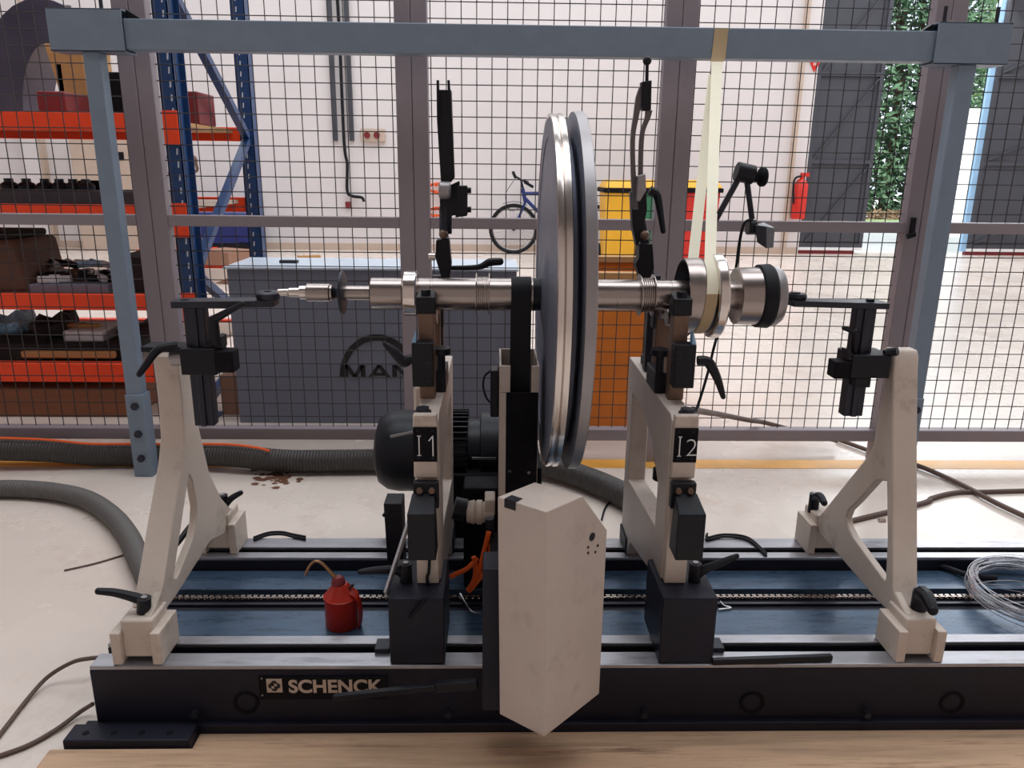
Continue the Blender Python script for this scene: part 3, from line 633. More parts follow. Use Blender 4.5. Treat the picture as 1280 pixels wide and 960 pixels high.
MB().prism([PYs([(797, 220), (807, 217), (808, 238), (800, 252), (795, 252)], Yh-.02)], (0, .02, 0)).build('hinge_plate', 'grey_steel', hd, .002)
MB().prism([PYs([(789, 240), (808, 236), (809, 262), (803, 296), (796, 308), (791, 285)], Yh)], (0, .03, 0)).build('hinge_block', 'black', hd, .002)
lever(hd, [PY(829, 289, Yh-.02), PY(825, 262, Yh-.01), PY(821, 244, Yh), PY(812, 238, Yh)], [.0055, .0075, .009, .010])
MB().ball(PY(806, 294, Yh-.012), .010, 14).build('ball_knob', 'rust_steel', hd)
MB().prism([PYs([(799, 305), (816, 305), (818, 336), (812, 350), (801, 350), (795, 330), (799, 322)], Yh-.012)], (0, .04, 0)).build('clamp_head', 'black', hd, .002)
z0 = PY(808, 350, Yh).z
MB().box(.334, .358, 1.650, 1.680, .6225, z0+.01).build('arm_column', 'dark_steel', hd, .002)
MB().bar(PY(797, 250, Yh+.02), V(.340, 1.667, z0), .010, .018).build('arm_column', 'dark_steel', hd, .002)

# ------------------------------------------------------------------ belt drive: motor, belt arm, guard
dr = thing('belt_drive', (.03, 1.45, .147), 'belt drive unit with black motor, black belt and beige guard box', 'drive unit')
MY = 1.96; mc = PY(545, 563, MY); MZ = mc.z;  k1 = PY(470, 563, MY).x; kr = PY(621, 563, MY).x
motor = MB().lathe([(k1+.13, 0), (k1+.13, .098), (k1+.245, .098), (k1+.25, .085), (kr-.045, .085), (kr-.042, .104), (kr+.01, .104)], (0, MY, MZ), 'X', 40).build('motor', 'black', dr)
MB().lathe([(k1, .0), (k1+.002, .055), (k1+.012, .088), (k1+.035, .104), (k1+.065, .1095), (k1+.131, .1095), (k1+.131, .09)], (0, MY, MZ), 'X', 40).build('fan_cover', 'black', motor)
mb = MB()
for k in range(40):
    a = 2*pi*k/40; d = V(0, cos(a), sin(a)); c0 = V(k1+.135, MY, MZ)+d*.104
    mb.bar(c0, c0+V(.115, 0, 0), .003, .016, d)
tag(mb.build('cooling_fins', 'black', motor), kind='stuff')
MB().box(k1+.14, k1+.23, MY-.06, MY+.06, MZ-.16, MZ-.096).build('terminal_box', 'black_matte', motor, .003)
MB().box(kr-.20, kr+.01, MY-.125, MY+.09, .05, MZ-.02).build('motor_bracket', 'black_matte', dr, .003)
MB().box(kr+.0105, kr+.10, 1.605, MY+.11, .20, MZ+.09).build('gear_case', 'black_matte', dr, .004)
MB().box(kr-.1, kr+.08, MY-.08, MY+.08, .0, .05).build('floor_foot', 'black_matte', dr, .003)
for u, v, u2 in ((488, 546, 516), (590, 573, 620)):
    a, b = PY(u, v, MY-.113), PY(u2, v-(6 if u < 500 else 0), MY-.113); MB().bar(a, b, .003, .006).build('tie_rod', 'grey_steel', motor)
# belt arm housing
BX0, BX1, BY0, BY1 = PY(624, 520, 1.45).x, PY(673, 520, 1.45).x, 1.45, 1.60
zt_, zb_ = PY(640, 457, 1.45).z, .25
hs = MB().box(BX0, BX0+.004, BY0, BY1, zb_, zt_).box(BX1-.004, BX1, BY0, BY1, zb_, zt_).box(BX0, BX1, BY1-.004, BY1, zb_, zt_).build('belt_housing', 'beige_clean', dr, .0008)
z1_ = PY(640, 490, 1.45).z
xb0, xb1 = PY(638.5, 440, 1.48).x, PY(663.5, 440, 1.48).x
MB().box(BX0, xb0-.001, BY0-.003, BY0+.002, z1_, zt_).build('front_cap', 'beige_clean', hs, .0008)
MB().box(xb1+.001, BX1, BY0-.003, BY0+.002, z1_, zt_).build('front_cap', 'beige_clean', hs, .0008)
MB().box(BX0+.014, BX1-.001, BY0-.002, BY0+.003, zb_, z1_-.001).build('front_cover', 'black_matte', hs, .0008)
MB().box(BX0, BX0+.0135, BY0-.002, BY0+.003, zb_, z1_-.001).build('front_strip', 'beige_clean', hs, .0008)
for u, v in ((637, 588), (661, 590)): q = PY(u, v, 1.447); MB().cyl((q.x, 1.449, q.z), (q.x, 1.443, q.z), .0035, 10).build('screw', 'bright_steel', hs)
# belt: wraps shaft top and runs down inside the housing
bl = []
for k in range(0, 19):
    a = radians(180-k*10); bl.append(V((xb0+xb1)/2, AY+.0336*cos(a), AZ+.0336*sin(a)))
bl = [V((xb0+xb1)/2, AY-.0336, .30)]+bl+[V((xb0+xb1)/2, AY+.0336, .30)]
MB().ribbon(bl, xb1-xb0, (1, 0, 0), .003).build('flat_belt', 'rubber', dr)
# handle loop and cable beside the housing
MB().tube(smooth([PY(613, 464, 1.5), PY(606, 470, 1.5), PY(604, 483, 1.5), PY(608, 497, 1.5), PY(613, 503, 1.5)], 5), .0022, 6).build('cord_loop', 'rubber', dr)
MB().box(PY(613, 480, 1.5).x, BX0-.0005, 1.49, 1.54, PY(613, 520, 1.5).z, PY(613, 462, 1.5).z).build('cable_gland', 'black', dr, .003)
# guard box
zt, zb = .548, .138
G = {k: PZ(*q, zt) for k, q in dict(c=(683, 640), l=(622, 621), r=(728, 620), b=(665, 600)).items()}
rb_ = PZ(749, 865, zb); cb = V(G['c'].x+.006, G['c'].y, zb); lb_ = V(G['l'].x+.003, G['l'].y+.006, zb)
dirr = (G['r']-G['c']).normalized(); wR = (rb_.xy-cb.xy).length
n_out = V(-dirr.y, dirr.x, 0)*-1
r_full = G['c']+dirr*wR
zc = PY(757, 663, r_full.y).z
side = [V(cb.x, cb.y, zb), V(r_full.x, r_full.y, zb), V(r_full.x, r_full.y, zc), G['r'], G['c']]
off = G['l']-G['c']; off.z = 0
gd = MB().prism([side], off).build('guard_box', 'beige_clean', dr, .0015)
for u, v, r in ((740, 671, .0075), (747, 682, .0025), (735, 684, .0025), (744, 690, .0025), (735, 691, .0025)):
    c = PY(u, v, 1.13)
    # intersect the ray with the right face plane
    d = ray(u, v); pn = V(dirr.y, -dirr.x, 0); tt = (V(G['c'].x, G['c'].y, 0)-cC).dot(pn)/d.dot(pn); c = cC+d*tt
    m_ = MB(); m_.tube([c-pn*.0005, c+pn*.0008], r, 16); m_.build('screw_hole' if r < .005 else 'plug', 'dark_steel', gd)
m_ = MB(); s0 = G['l'].lerp(G['c'], .15); e1 = (G['c']-G['l']).normalized(); e2 = (G['b']-G['l']).normalized()
m_.prism([[s0+V(0, 0, .0003), s0+e1*.022+V(0, 0, .0003), s0+e1*.022+e2*.018+V(0, 0, .0003), s0+e2*.018+V(0, 0, .0003)]], (0, 0, .0006))
pn2 = V(e1.y, -e1.x, 0)
m_.prism([[s0+pn2*.0004+V(0, 0, .0003), s0+e1*.022+pn2*.0004+V(0, 0, .0003), s0+e1*.022+pn2*.0004+V(0, 0, -.014), s0+pn2*.0004+V(0, 0, -.014)]], pn2*.0006)
m_.build('tape_patch', 'black', gd)
a, b = PY(603, 884, 1.19), PY(626, 708, 1.19)
pn_ = MB().box(a.x, b.x+.05, 1.18, 1.245, a.z, b.z+.0).build('drive_panel', 'bed_black', dr, .002)
MB().box(b.x-.02, b.x+.03, 1.245, 1.452, .25, .33).build('drive_panel', 'black_matte', dr, .002)
a, b, c = PY(417, 872, 1.215), PY(545, 858, 1.20), PY(597, 855, 1.195)
MB().bar(a, b, .012, .011).bar(b, c, .014, .018).build('drive_handle', 'black', dr, .002)
# white geared coupling and orange cables
q = PY(600, 640, 1.50)
mb = MB().lathe([(-.028, .0), (-.028, .022), (-.012, .026), (-.010, .022), (-.006, .026), (.004, .026), (.006, .022), (.03, .022)], q, 'X', 24); cp = mb.build('coupling', 'beige', dr)
MB().box(q.x+.01, q.x+.032, 1.48, 1.53, q.z+.0, q.z+.036).build('coupling_box', 'beige', dr, .003)
MB().cyl(V(q.x-.03, 1.50, q.z+.004), V(q.x-.055, 1.50, q.z+.01), .024, 20).build('motor_plug', 'black', dr)
MB().box(q.x-.04, q.x+.04, 1.602, 1.678, .1135, q.z+.01).build('motor_base', 'black_matte', dr, .004)
for l in ([(611, 665), (605, 690), (598, 715), (585, 738)], [(614, 680), (611, 700), (603, 718), (586, 739)], [(590, 736), (594, 718), (594, 704), (592, 696)], [(596, 698), (585, 710), (573, 716), (563, 721)]):
    MB().tube(smooth(PYs(l, 1.42), 5), .0052, 8).build('orange_cable', 'orange_cable', dr)
MB().cyl(PY(612, 648, 1.435), PY(613, 680, 1.435), .009, 12).build('cable_plug', 'black', dr)

# ------------------------------------------------------------------ small things on the bed
q = PZ(427, 791, .113); oy = q.y+.033; ox = PY(427, 760, oy).x
oc = thing('oil_can', (ox, oy, .113), 'small red oil can with bent brass spout standing on the bed', 'oil can')
MB().lathe([(.1132, 0), (.1132, .034), (.116, .035), (.178, .035), (.179, .0368), (.182, .0368), (.183, .035), (.197, .025), (.210, .014), (.212, 0)], (ox, oy, 0), 'Z', 36).build('body', 'red_can', oc)
MB().lathe([(.2115, 0), (.2115, .015), (.221, .013), (.226, .008), (.226, 0)], (ox-.004, oy, 0), 'Z', 18).build('cap', 'maroon', oc)
sp = smooth([PY(424, 728, oy), PY(414, 716, oy), PY(402, 704, oy), PY(393, 702, oy), PY(386, 709, oy), PY(382, 719, oy)], 5)
MB().tube(sp, rad_lin([.0052, .004, .003, .003, .0028, .0026], len(sp)), 10).build('spout', 'brass', oc)
sp = smooth([PY(438, 740, oy-.01), PY(447, 748, oy-.012), PY(451, 765, oy-.012), PY(449, 784, oy-.012), PY(441, 786, oy-.012)], 5)
MB().ribbon(sp, .016, (.25, 1, 0), .003).build('handle', 'red_can', oc, .001)
MB().bar(PY(430, 739, oy-.005), PY(442, 731, oy-.005), .008, .003).bar(PY(428, 742, oy-.012), PY(440, 744, oy-.012), .006, .003).build('pump_lever', 'black', oc)
# wire coil
cc = PZ(1302, 748, .13); wc = MB()
for k in range(26):
    rr = .142+random.gauss(0, .006); ph = random.uniform(0, 6.28); tl_ = random.gauss(0, .02); dx, dy = random.gauss(0, .004), random.gauss(0, .004)
    zc_ = .122+.030*random.random()
    wc.tube([V(cc.x+dx+rr*cos(a), cc.y+dy+rr*.97*sin(a), zc_+.010*(1+sin(a*1+ph))*.6) for a in [2*pi*j/44 for j in range(44)]], .0011, 5, True)
for k in range(3):
    wc.tube(smooth([V(cc.x-.13, cc.y+.04, .145), V(cc.x-.03, cc.y+.03-.03*k, .155), V(cc.x+.12, cc.y-.06, .14)], 6), .0009, 5)
wcm = wc.build('wire_coil', 'wire_silver'); tag(wcm, 'coil of thin silver wire lying on the bed at the right edge', 'wire')
a, b = PZ(890, 827, .154), PZ(1040, 822, .154)
a = V(a.x, 1.262, .154); b = V(b.x, 1.274, .154)
tag(MB().bar(a, b, .011, .012).build('steel_bar', 'black', None, .002), 'short square black bar lying on the front rail right of pedestal I 2', 'bar')
for l, nm, lab in (([(958, 692), (935, 672), (905, 668), (884, 672), (884, 667)], 'signal_lead', 'thin black cord lying on the rear rail behind the right pedestal'),
                   ([(317, 672), (335, 666), (352, 665), (366, 668), (382, 671)], 'cord_bundle', 'small bundle of black cord on the rear rail behind the oil can')):
    mb = MB()
    for k in range(2): mb.tube(smooth([PZ(u, v+k*(3 if k else 0), .1505) for u, v in l], 5), .003, 6)
    tag(mb.build(nm, 'rubber'), lab, 'cord')
q = PZ(1230, 712, .125)
tag(MB().tube(smooth([PZ(1172, 706, .1215), PZ(1190, 712, .123), PZ(1215, 720, .124), PZ(1245, 722, .123)], 5), [.007]*16, 8).build('cable_end', 'rubber'), 'black cable end lying on the bed beside the wire coil', 'cable')
tag(MB().tube(smooth([PZ(575, 742, .120), PZ(583, 755, .116), PZ(590, 764, .116), PZ(601, 767, .116)], 5), .002, 6).build('wire_offcut', 'wire_silver'), 'bent silver wire offcut lying on the bed under the orange cables', 'wire')
tag(MB().tube(smooth([PZ(900, 752, .122), PZ(905, 757, .118), PZ(914, 760, .116), PZ(898, 762, .116)], 4), .002, 6).build('wire_offcut', 'wire_silver'), 'silver wire offcut lying on the bed right of the I 2 pedestal', 'wire')

# articulated sensor arm at the right pedestal
sa = thing('gauge_stand', (.45, 1.66, .60), 'black articulated gauge stand with cable behind the strapped flange', 'gauge stand')
Ys = 1.67
J = PY(937, 217, Ys)
MB().cyl(PY(920, 214, Ys), PY(942, 219, Ys), .020, 20).build('joint', 'black', sa, .002)
MB().lathe([(0, 0), (0, .010), (.012, .010), (.014, .016), (.018, .020), (.026, .020), (.030, .016), (.030, 0)], PY(940, 221, Ys-.005), 'X', 16).build('joint_knob', 'black_matte', sa)
bs = PY(874, 330, Ys+.03)
MB().tube([PY(924, 222, Ys), PY(893, 278, Ys), V(.45, 1.69, .72), V(.372, 1.71, .632)], .0065, 10).build('lower_rod', 'dark_steel', sa)
MB().box(.340, .385, 1.69, 1.735, .6223, .645).build('stand_foot', 'black', sa, .002)
MB().tube([PY(933, 222, Ys), PY(940, 274, Ys)], .006, 10).build('upper_rod', 'dark_steel', sa)
MB().cyl(PY(934, 284, Ys), PY(944, 284, Ys), .016, 18).build('joint', 'black', sa)
MB().hexa([PY(946, 303, Ys-.02), PY(958, 311, Ys-.02), PY(967, 310, Ys+.02), PY(954, 300, Ys+.02), PY(943, 281, Ys-.02), PY(958, 283, Ys-.02), PY(969, 285, Ys+.02), PY(954, 277, Ys+.02)]).build('sensor_head', 'dark_steel', sa, .002)
MB().tube(smooth([PY(940, 274, Ys-.01), PY(930, 280, Ys-.02), PY(924, 305, Ys), PY(920, 335, Ys+.04), PY(912, 375, Ys+.06), PY(895, 425, Ys+.06), PY(885, 465, Ys+.04), PY(873, 505, Ys+.02), PY(866, 520, Ys-.01)], 5), .0032, 8).build('sensor_cable', 'rubber', sa)

# ------------------------------------------------------------------ hoses and cables on the floor
def hose(nm, pts, r, m, label, cat, rib=True, n=14, k=6):
    sp = smooth(pts, k); 
    # resample finely and ripple the radius
    L = [0]
    for a, b in zip(sp, sp[1:]): L.append(L[-1]+(b-a).length)
    step = .0055 if rib else .02; N = max(4, int(L[-1]/step)); out = []; j = 0
    for i in range(N+1):
        d = L[-1]*i/N
        while j < len(L)-2 and L[j+1] < d: j += 1
        out.append(sp[j].lerp(sp[j+1], (d-L[j])/max(1e-9, L[j+1]-L[j])))
    rr = [r*(1.0 if i % 2 else .93) if rib else r for i in range(N+1)]
    return tag(MB().tube(out, rr, n).build(nm, m), label, cat)
def fl(u, v, r): return PZ(u, v, r)
r = .03
hose('suction_hose', [fl(-40, 612, r), fl(20, 611, r), fl(70, 615, r), fl(110, 625, r), fl(140, 645, r), fl(160, 670, r), fl(174, 700, r), V(-.80, 1.66, r)], r, 'hose', 'grey ribbed hose curving over the floor to the left end of the bed', 'hose')
r = .046
hb = hose('suction_hose', [V(-1.9, 2.62, r+.03), V(-1.62, 2.63, r+.02), V(-1.45, 2.645, r), V(-1.30, 2.65, r-.002), V(-1.15, 2.648, r-.002), V(-.95, 2.61, r+.012), V(-.75, 2.585, r), V(-.5, 2.59, r), V(-.2, 2.60, r), V(.0, 2.59, r), V(.18, 2.54, r), V(.34, 2.40, r), V(.46, 2.22, r), V(.50, 2.05, r), V(.45, 1.88, r)], r-.004, 'hose_dark', 'dark ribbed hose lying along the foot of the fence', 'hose')
tag(MB().tube(smooth([V(-1.9, 2.60, .126), V(-1.62, 2.61, .116), V(-1.45, 2.625, .094), V(-1.30, 2.63, .092), V(-1.15, 2.628, .092), V(-.95, 2.59, .106), V(-.84, 2.575, .100), V(-.79, 2.56, .093)], 6), .0045, 8).build('extension_cable', 'orange_cable'), 'orange cable resting on the dark ribbed hose at the fence foot', 'cable')
for pts, r, lab, m in (([PZ(128, 822, .05), PZ(112, 823, .05), PZ(90, 828, .045), PZ(60, 846, .02), PZ(35, 873, .007), PZ(10, 905, .005), PZ(-25, 950, .005)], .0045, 'upper brown cable curving over the floor left of the bed', 'cable_brown'),
                    ([PZ(116, 880, .03), PZ(100, 890, .012), PZ(70, 912, .006), PZ(30, 934, .005), PZ(-30, 954, .005)], .0045, 'lower brown cable running over the floor from the bed foot', 'cable_brown'),
                    ([V(.93, 2.1, .006), PZ(1147, 631, .006), PZ(1165, 623, .006), PZ(1195, 616, .006), PZ(1230, 615, .006), PZ(1300, 613, .006)], .009, 'brown cord lying on the bright floor right of the right stand', 'cable_brown'),
                    ([PZ(1047, 549, .012), PZ(1100, 568, .012), PZ(1150, 583, .012), PZ(1200, 605, .012), PZ(1250, 631, .012), PZ(1320, 663, .012)], .009, 'dark cable crossing the bright floor toward the right edge', 'cable_brown'),
                    ([PY(866, 512, 1.9), PY(876, 514, 2.0), PY(905, 519, 2.4), PY(935, 525, 2.66), PY(955, 528, 2.80), PY(985, 536, 2.86), PY(1047, 551, 2.84)], .009, 'dark cable slung from pedestal I 2 through the fence', 'cable_brown'),
                    ([PZ(80, 713, .003), PZ(120, 704, .003), PZ(160, 692, .003)], .0025, 'thin dark twig-like wire on the floor left of the left stand', 'cable_brown'),
                    ([PZ(752, 650, .004), PZ(757, 634, .004), PZ(768, 626, .004), PZ(800, 627, .004)], .003, 'thin black cord on the floor behind the guard box', 'rubber')):
    sp = smooth(pts, 6); tag(MB().tube(sp, r, 8).build('floor_cable', m), lab, 'cable')
# dirt spill
mb = MB()
for _ in range(60):
    u, v = random.gauss(345, 14), random.gauss(595, 6)
    c = PZ(u, v, .0006); rr = random.uniform(.004, .016)
    mb.bm.faces.new([mb.bm.verts.new(c+V(cos(a)*rr*random.uniform(.7, 1.5), sin(a)*rr, random.uniform(0, .0004))) for a in [k*pi/3 for k in range(6)]])
tag(mb.build('dirt_spill', 'dirt'), 'brown dirt spill on the floor in front of the grey cabinet', 'dirt', kind='stuff')

# ------------------------------------------------------------------ logo cabinet behind the fence
CY = 3.15; a, b = PY(283, 335, CY), PY(646, 335, CY)
cb_ = thing('grey_cabinet', ((a.x+b.x)/2, CY+.17, 0), 'long grey cabinet with black arched logo behind the fence', 'cabinet')
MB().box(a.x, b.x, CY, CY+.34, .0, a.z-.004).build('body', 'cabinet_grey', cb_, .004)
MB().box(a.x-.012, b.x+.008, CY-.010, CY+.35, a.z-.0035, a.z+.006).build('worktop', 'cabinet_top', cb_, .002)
for k in range(1, 4):
    pass
cx, cz = PY(473, 472, CY-.004).x, PY(473, 472, CY-.004).z
mb = MB(); R1, R2 = .163, .140
arc = [(cx+R1*cos(radians(t)), cz-.0+R1*1.14*sin(radians(t))) for t in range(0, 181, 5)]; arc2 = [(cx+R2*cos(radians(t)), cz+(R2*1.14)*sin(radians(t))) for t in range(180, -1, -5)]
mb.prism([[V(x, CY-.003, z) for x, z in arc+arc2]], (0, .0025, 0)); mb.build('logo_arch', 'logo_black', cb_)
mb = MB(); lx0, lz0, lh = PY(430, 472, CY).x, cz+.001, .052
def stroke(x0, z0, x1, z1, w=.019): mb.prism([[V(lx0+x0-w/2, CY-.003, lz0+z0), V(lx0+x0+w/2, CY-.003, lz0+z0), V(lx0+x1+w/2, CY-.003, lz0+z1), V(lx0+x1-w/2, CY-.003, lz0+z1)]], (0, .0024, 0))
for st_ in ((.010, 0, .010, lh), (.014, lh, .046, 0), (.046, 0, .078, lh), (.082, 0, .082, lh), (.112, 0, .150, lh), (.150, lh, .188, 0), (.128, .012, .172, .012), (.214, 0, .214, lh), (.218, lh, .268, 0), (.272, 0, .272, lh)):
    if abs(st_[1]-st_[3]) < 1e-6: mb.box(lx0+st_[0], lx0+st_[2], CY-.003, CY-.0006, lz0+st_[1]-.005, lz0+st_[1]+.007)
    else: stroke(*st_)
mb.build('logo_letters', 'logo_black', cb_)
q = PY(361, 327, 3.3); tag(MB().box(q.x-.035, q.x+.04, 3.28, 3.31, a.z+.0062, a.z+.018).build('file_tool', 'dark_steel'), 'small dark bar lying on the grey logo cabinet', 'tool')

# ------------------------------------------------------------------ orange crate behind the rotor
cr_ = thing('orange_crate', (.49, 3.4, 0), 'open orange crate with wooden rims standing behind the rotor', 'crate')
a, b = PY(692, 340, 3.1), PY(850, 340, 3.1); x0, x1, zt = a.x, b.x, a.z
MB().box(x0, x1, 3.10, 3.13, 0, zt-.03).build('front_board', 'orange_crate', cr_, .003)
MB().box(x0, x1, 3.72, 3.75, 0, zt-.03).build('rear_board', 'orange_crate', cr_, .003)
for x in (x0, x1-.03): MB().box(x, x+.03, 3.1301, 3.7199, 0, zt-.03).build('end_board', 'orange_crate', cr_, .003)
MB().box(x0-.01, x1+.01, 3.09, 3.14, zt-.03, zt).build('rim', 'wood', cr_, .003); MB().box(x0-.01, x1+.01, 3.71, 3.76, zt-.03, zt).build('rim', 'wood', cr_, .003)
MB().box(x0+.03, x1-.03, 3.1305, 3.7195, 0, .50).build('crate_floor', 'wood_dark', cr_)
for k in range(4):
    x = x0+.085+k*.104
    tag(MB().cyl((x, 3.3, .5456), (x+.03, 3.62, .5456), .045, 14).build('scrap_pipe', 'cloth_dark'), ('first', 'second', 'third', 'fourth')[k]+' dark pipe offcut from the left inside the orange crate', 'pipe', 'pipe offcuts in the orange crate')

# ------------------------------------------------------------------ far wall things: bins, bicycle, extinguisher, sign, outlet
def bin_(u0, u1, vt, mbody, mlid, label, y=9.2):
    a, b = PY(u0, vt, y), PY(u1, vt, y); w = b.x-a.x; h = a.z; cx = (a.x+b.x)/2
    t = thing('wheelie_bin', (cx, y+.28, 0), label, 'bin', 'wheelie bins along the rear wall')
    MB().hexa([(cx-w*.40, y+.05, .04), (cx+w*.40, y+.05, .04), (cx+w*.40, y+.5, .04), (cx-w*.40, y+.5, .04), (cx-w*.46, y, h-.14), (cx+w*.46, y, h-.14), (cx+w*.46, y+.56, h-.14), (cx-w*.46, y+.56, h-.14)]).build('body', mbody, t, .01)
    MB().box(cx-w*.52, cx+w*.52, y-.03, y+.6, h-.14, h-.09).build('rim', 'black_matte', t, .006)
    MB().hexa([(cx-w*.5, y-.02, h-.09), (cx+w*.5, y-.02, h-.09), (cx+w*.5, y+.58, h-.09), (cx-w*.5, y+.58, h-.09), (cx-w*.40, y+.05, h), (cx+w*.40, y+.05, h), (cx+w*.40, y+.5, h), (cx-w*.40, y+.5, h)]).build('lid', mlid, t, .01)
    for sx in (-1, 1): MB().cyl((cx+sx*w*.36, y+.5, .1), (cx+sx*w*.46, y+.5, .1), .1, 16).build('wheel', 'rubber', t)
bin_(756, 804, 225, 'yellow_plastic', 'yellow_plastic', 'yellow wheelie bin by the rear wall, behind the rear bicycle wheel')
bin_(806, 852, 225, 'green_plastic', 'yellow_plastic', 'green wheelie bin with yellow lid between the yellow and red bins')
bin_(857, 904, 225, 'red_plastic', 'yellow_plastic', 'red wheelie bin with yellow lid behind the tape loop')
BY_ = 10.25; w1, w2 = PY(642, 287, BY_), PY(741, 287, BY_); wr = .325
bk = thing('bicycle', ((w1.x+w2.x)/2, BY_, 0), 'dark blue bicycle leaning at the rear wall behind the rotor', 'bicycle')
for w in (w1, w2):
    c = V(w.x, BY_, wr)
    wh = MB().tube([c+V(cos(a)*(wr-.022), 0, sin(a)*(wr-.022)) for a in [2*pi*k/40 for k in range(40)]], .022, 8, True).build('tyre', 'rubber', bk)
    MB().tube([c+V(cos(a)*(wr-.05), 0, sin(a)*(wr-.05)) for a in [2*pi*k/40 for k in range(40)]], .009, 6, True).build('rim', 'grey_steel', wh)
    mb = MB()
    for k in range(28): a_ = 2*pi*k/28; mb.tube([c+V(cos(a_+.5)*.02, .02*(-1)**k, sin(a_+.5)*.02), c+V(cos(a_)*(wr-.05), 0, sin(a_)*(wr-.05))], .0018, 4)
    tag(mb.build('spokes', 'grey_steel', wh), kind='stuff')
    MB().cyl(c+V(0, -.05, 0), c+V(0, .05, 0), .022, 12).build('hub', 'dark_steel', wh)
H_ = V(w1.x+.14, BY_, .72); C1, C2 = V(w1.x, BY_, wr), V(w2.x, BY_, wr); BB = V(w1.x+.60, BY_, .28); ST = V(w1.x+.47+.25, BY_, .80)
mb = MB()
for a_, b_, r_ in ((H_, BB, .024), (H_+V(-.01, 0, .06), ST, .02), (BB, ST, .018), (BB, C2, .013), (ST, C2, .011), (H_+V(-.03, 0, .12), H_+V(.01, 0, -.05), .026)): mb.tube([a_, b_], r_, 10)
mb.build('frame', 'bike_blue', bk)
MB().tube([H_+V(.01, -.05, -.05), C1+V(0, -.05, 0)], .014, 8).tube([H_+V(.01, .05, -.05), C1+V(0, .05, 0)], .014, 8).build('fork', 'bike_blue', bk)
hb_ = H_+V(-.05, 0, .22)
MB().tube([H_+V(-.02, 0, .1), hb_], .014, 8).tube(smooth([hb_+V(-.10, -.26, .06), hb_+V(-.02, -.1, .02), hb_, hb_+V(.02, .1, .0), hb_+V(.10, .26, -.02)], 4), .013, 8).build('handlebar', 'black', bk)
MB().tube([hb_+V(-.11, -.30, .1), hb_+V(-.08, -.2, .04)], .02, 8).tube([hb_+V(.05, .1, -.02), hb_+V(.16, .2, -.08)], .02, 8).build('grip', 'rubber', bk)
MB().tube(smooth([hb_+V(-.10, -.2, .0), hb_+V(-.2, -.1, -.18), hb_+V(-.14, 0, -.38), H_+V(-.02, 0, -.1)], 5), .004, 5).build('brake_cable', 'black', bk)
MB().ribbon([C1+V(cos(radians(t_))*(wr+.025), 0, sin(radians(t_))*(wr+.025)) for t_ in range(60, 116, 6)], .06, (0, 1, 0), .006).build('mudguard', 'bike_blue', bk)
MB().ribbon([C2+V(cos(radians(t_))*(wr+.025), 0, sin(radians(t_))*(wr+.025)) for t_ in range(0, 126, 9)], .06, (0, 1, 0), .006).build('mudguard', 'black', bk)
MB().ball(ST+V(-.02, 0, .12), (.14, .07, .04), 12).tube([ST, ST+V(0, 0, .1)], .013, 8).build('saddle', 'black', bk)
MB().lathe([(-.01, 0), (-.01, .09), (.01, .09), (.01, 0)], BB+V(0, -.05, 0), 'Y', 20).build('chainring', 'dark_steel', bk)
ex = PY(1000, 245, 10.5)
fe = thing('fire_extinguisher', (ex.x, 10.5, ex.z-.3), 'red fire extinguisher hanging on the rear wall beside the dark door', 'extinguisher')
MB().lathe([(-.30, 0), (-.30, .085), (-.28, .09), (.14, .09), (.20, .06), (.22, .03), (.25, .03), (.25, 0)], (ex.x, 10.5, ex.z), 'Z', 20).build('cylinder', 'red_plastic', fe)
MB().box(ex.x-.02, ex.x+.09, 10.48, 10.52, ex.z+.25, ex.z+.30).build('valve', 'red_plastic', fe)
MB().tube(smooth([(ex.x-.02, 10.46, ex.z+.26), (ex.x-.12, 10.45, ex.z+.2), (ex.x-.1, 10.44, ex.z-.1)], 5), .014, 8).build('discharge_hose', 'black', fe)
MB().box(ex.x-.02, ex.x+.02, 10.5901, 10.6, ex.z-.1, ex.z+.1).build('wall_bracket', 'dark_steel', fe)
sg_ = PY(1018, 82, 10.6)
sn = MB().prism([[V(sg_.x-.085, 10.585, sg_.z+.07), V(sg_.x+.085, 10.585, sg_.z+.07), V(sg_.x, 10.585, sg_.z-.08)]], (0, .012, 0)).build('warning_sign', 'red_plastic'); tag(sn, 'small red triangular sign above the fire extinguisher', 'sign')
for dx in (-.012, .012): MB().box(sg_.x+dx-.005, sg_.x+dx+.005, 10.582, 10.585, sg_.z-.0, sg_.z+.05).build('sign_mark', 'white_paint', sn)
a, b = PY(451, 177, 10.55), PY(481, 161, 10.55)
so_ = MB().box(a.x, b.x, 10.54, 10.6, a.z, b.z).build('socket_box', 'pale_plate', None, .008); tag(so_, 'grey double socket box with two red sockets on the rear wall', 'socket')
for u in (459, 471): w = PY(u, 169, 10.54); MB().cyl((w.x, 10.541, w.z), (w.x, 10.515, w.z), .04, 16).build('socket', 'maroon', so_)
for u0, u1, vb, lb in ((410.5, 420, 176, 'left dark vertical conduit on the rear wall beside the socket box'), (431.5, 440, 176, 'right dark vertical conduit on the rear wall beside the socket box')):
    a, b = PY(u0+5, vb, 10.56), PY(u1-5+8, vb, 10.56); xw = PY((u0+u1)/2+4, vb, 10.56).x
    tag(MB().box(xw-.028, xw+.028, 10.54, 10.6, a.z, 5.9).build('conduit', 'trunking'), lb, 'conduit')
tag(MB().tube(smooth([PY(418, -60, 10.56), PY(424, 40, 10.56), PY(430, 176, 10.55), PY(434, 205, 10.55), PY(434, 238, 10.55), PY(440, 245, 10.55), PY(452, 247, 10.5), PY(455, 252, 10.5)], 5), .02, 8).build('wall_cable', 'rubber'), 'black cable hanging between the two conduits on the rear wall', 'cable')
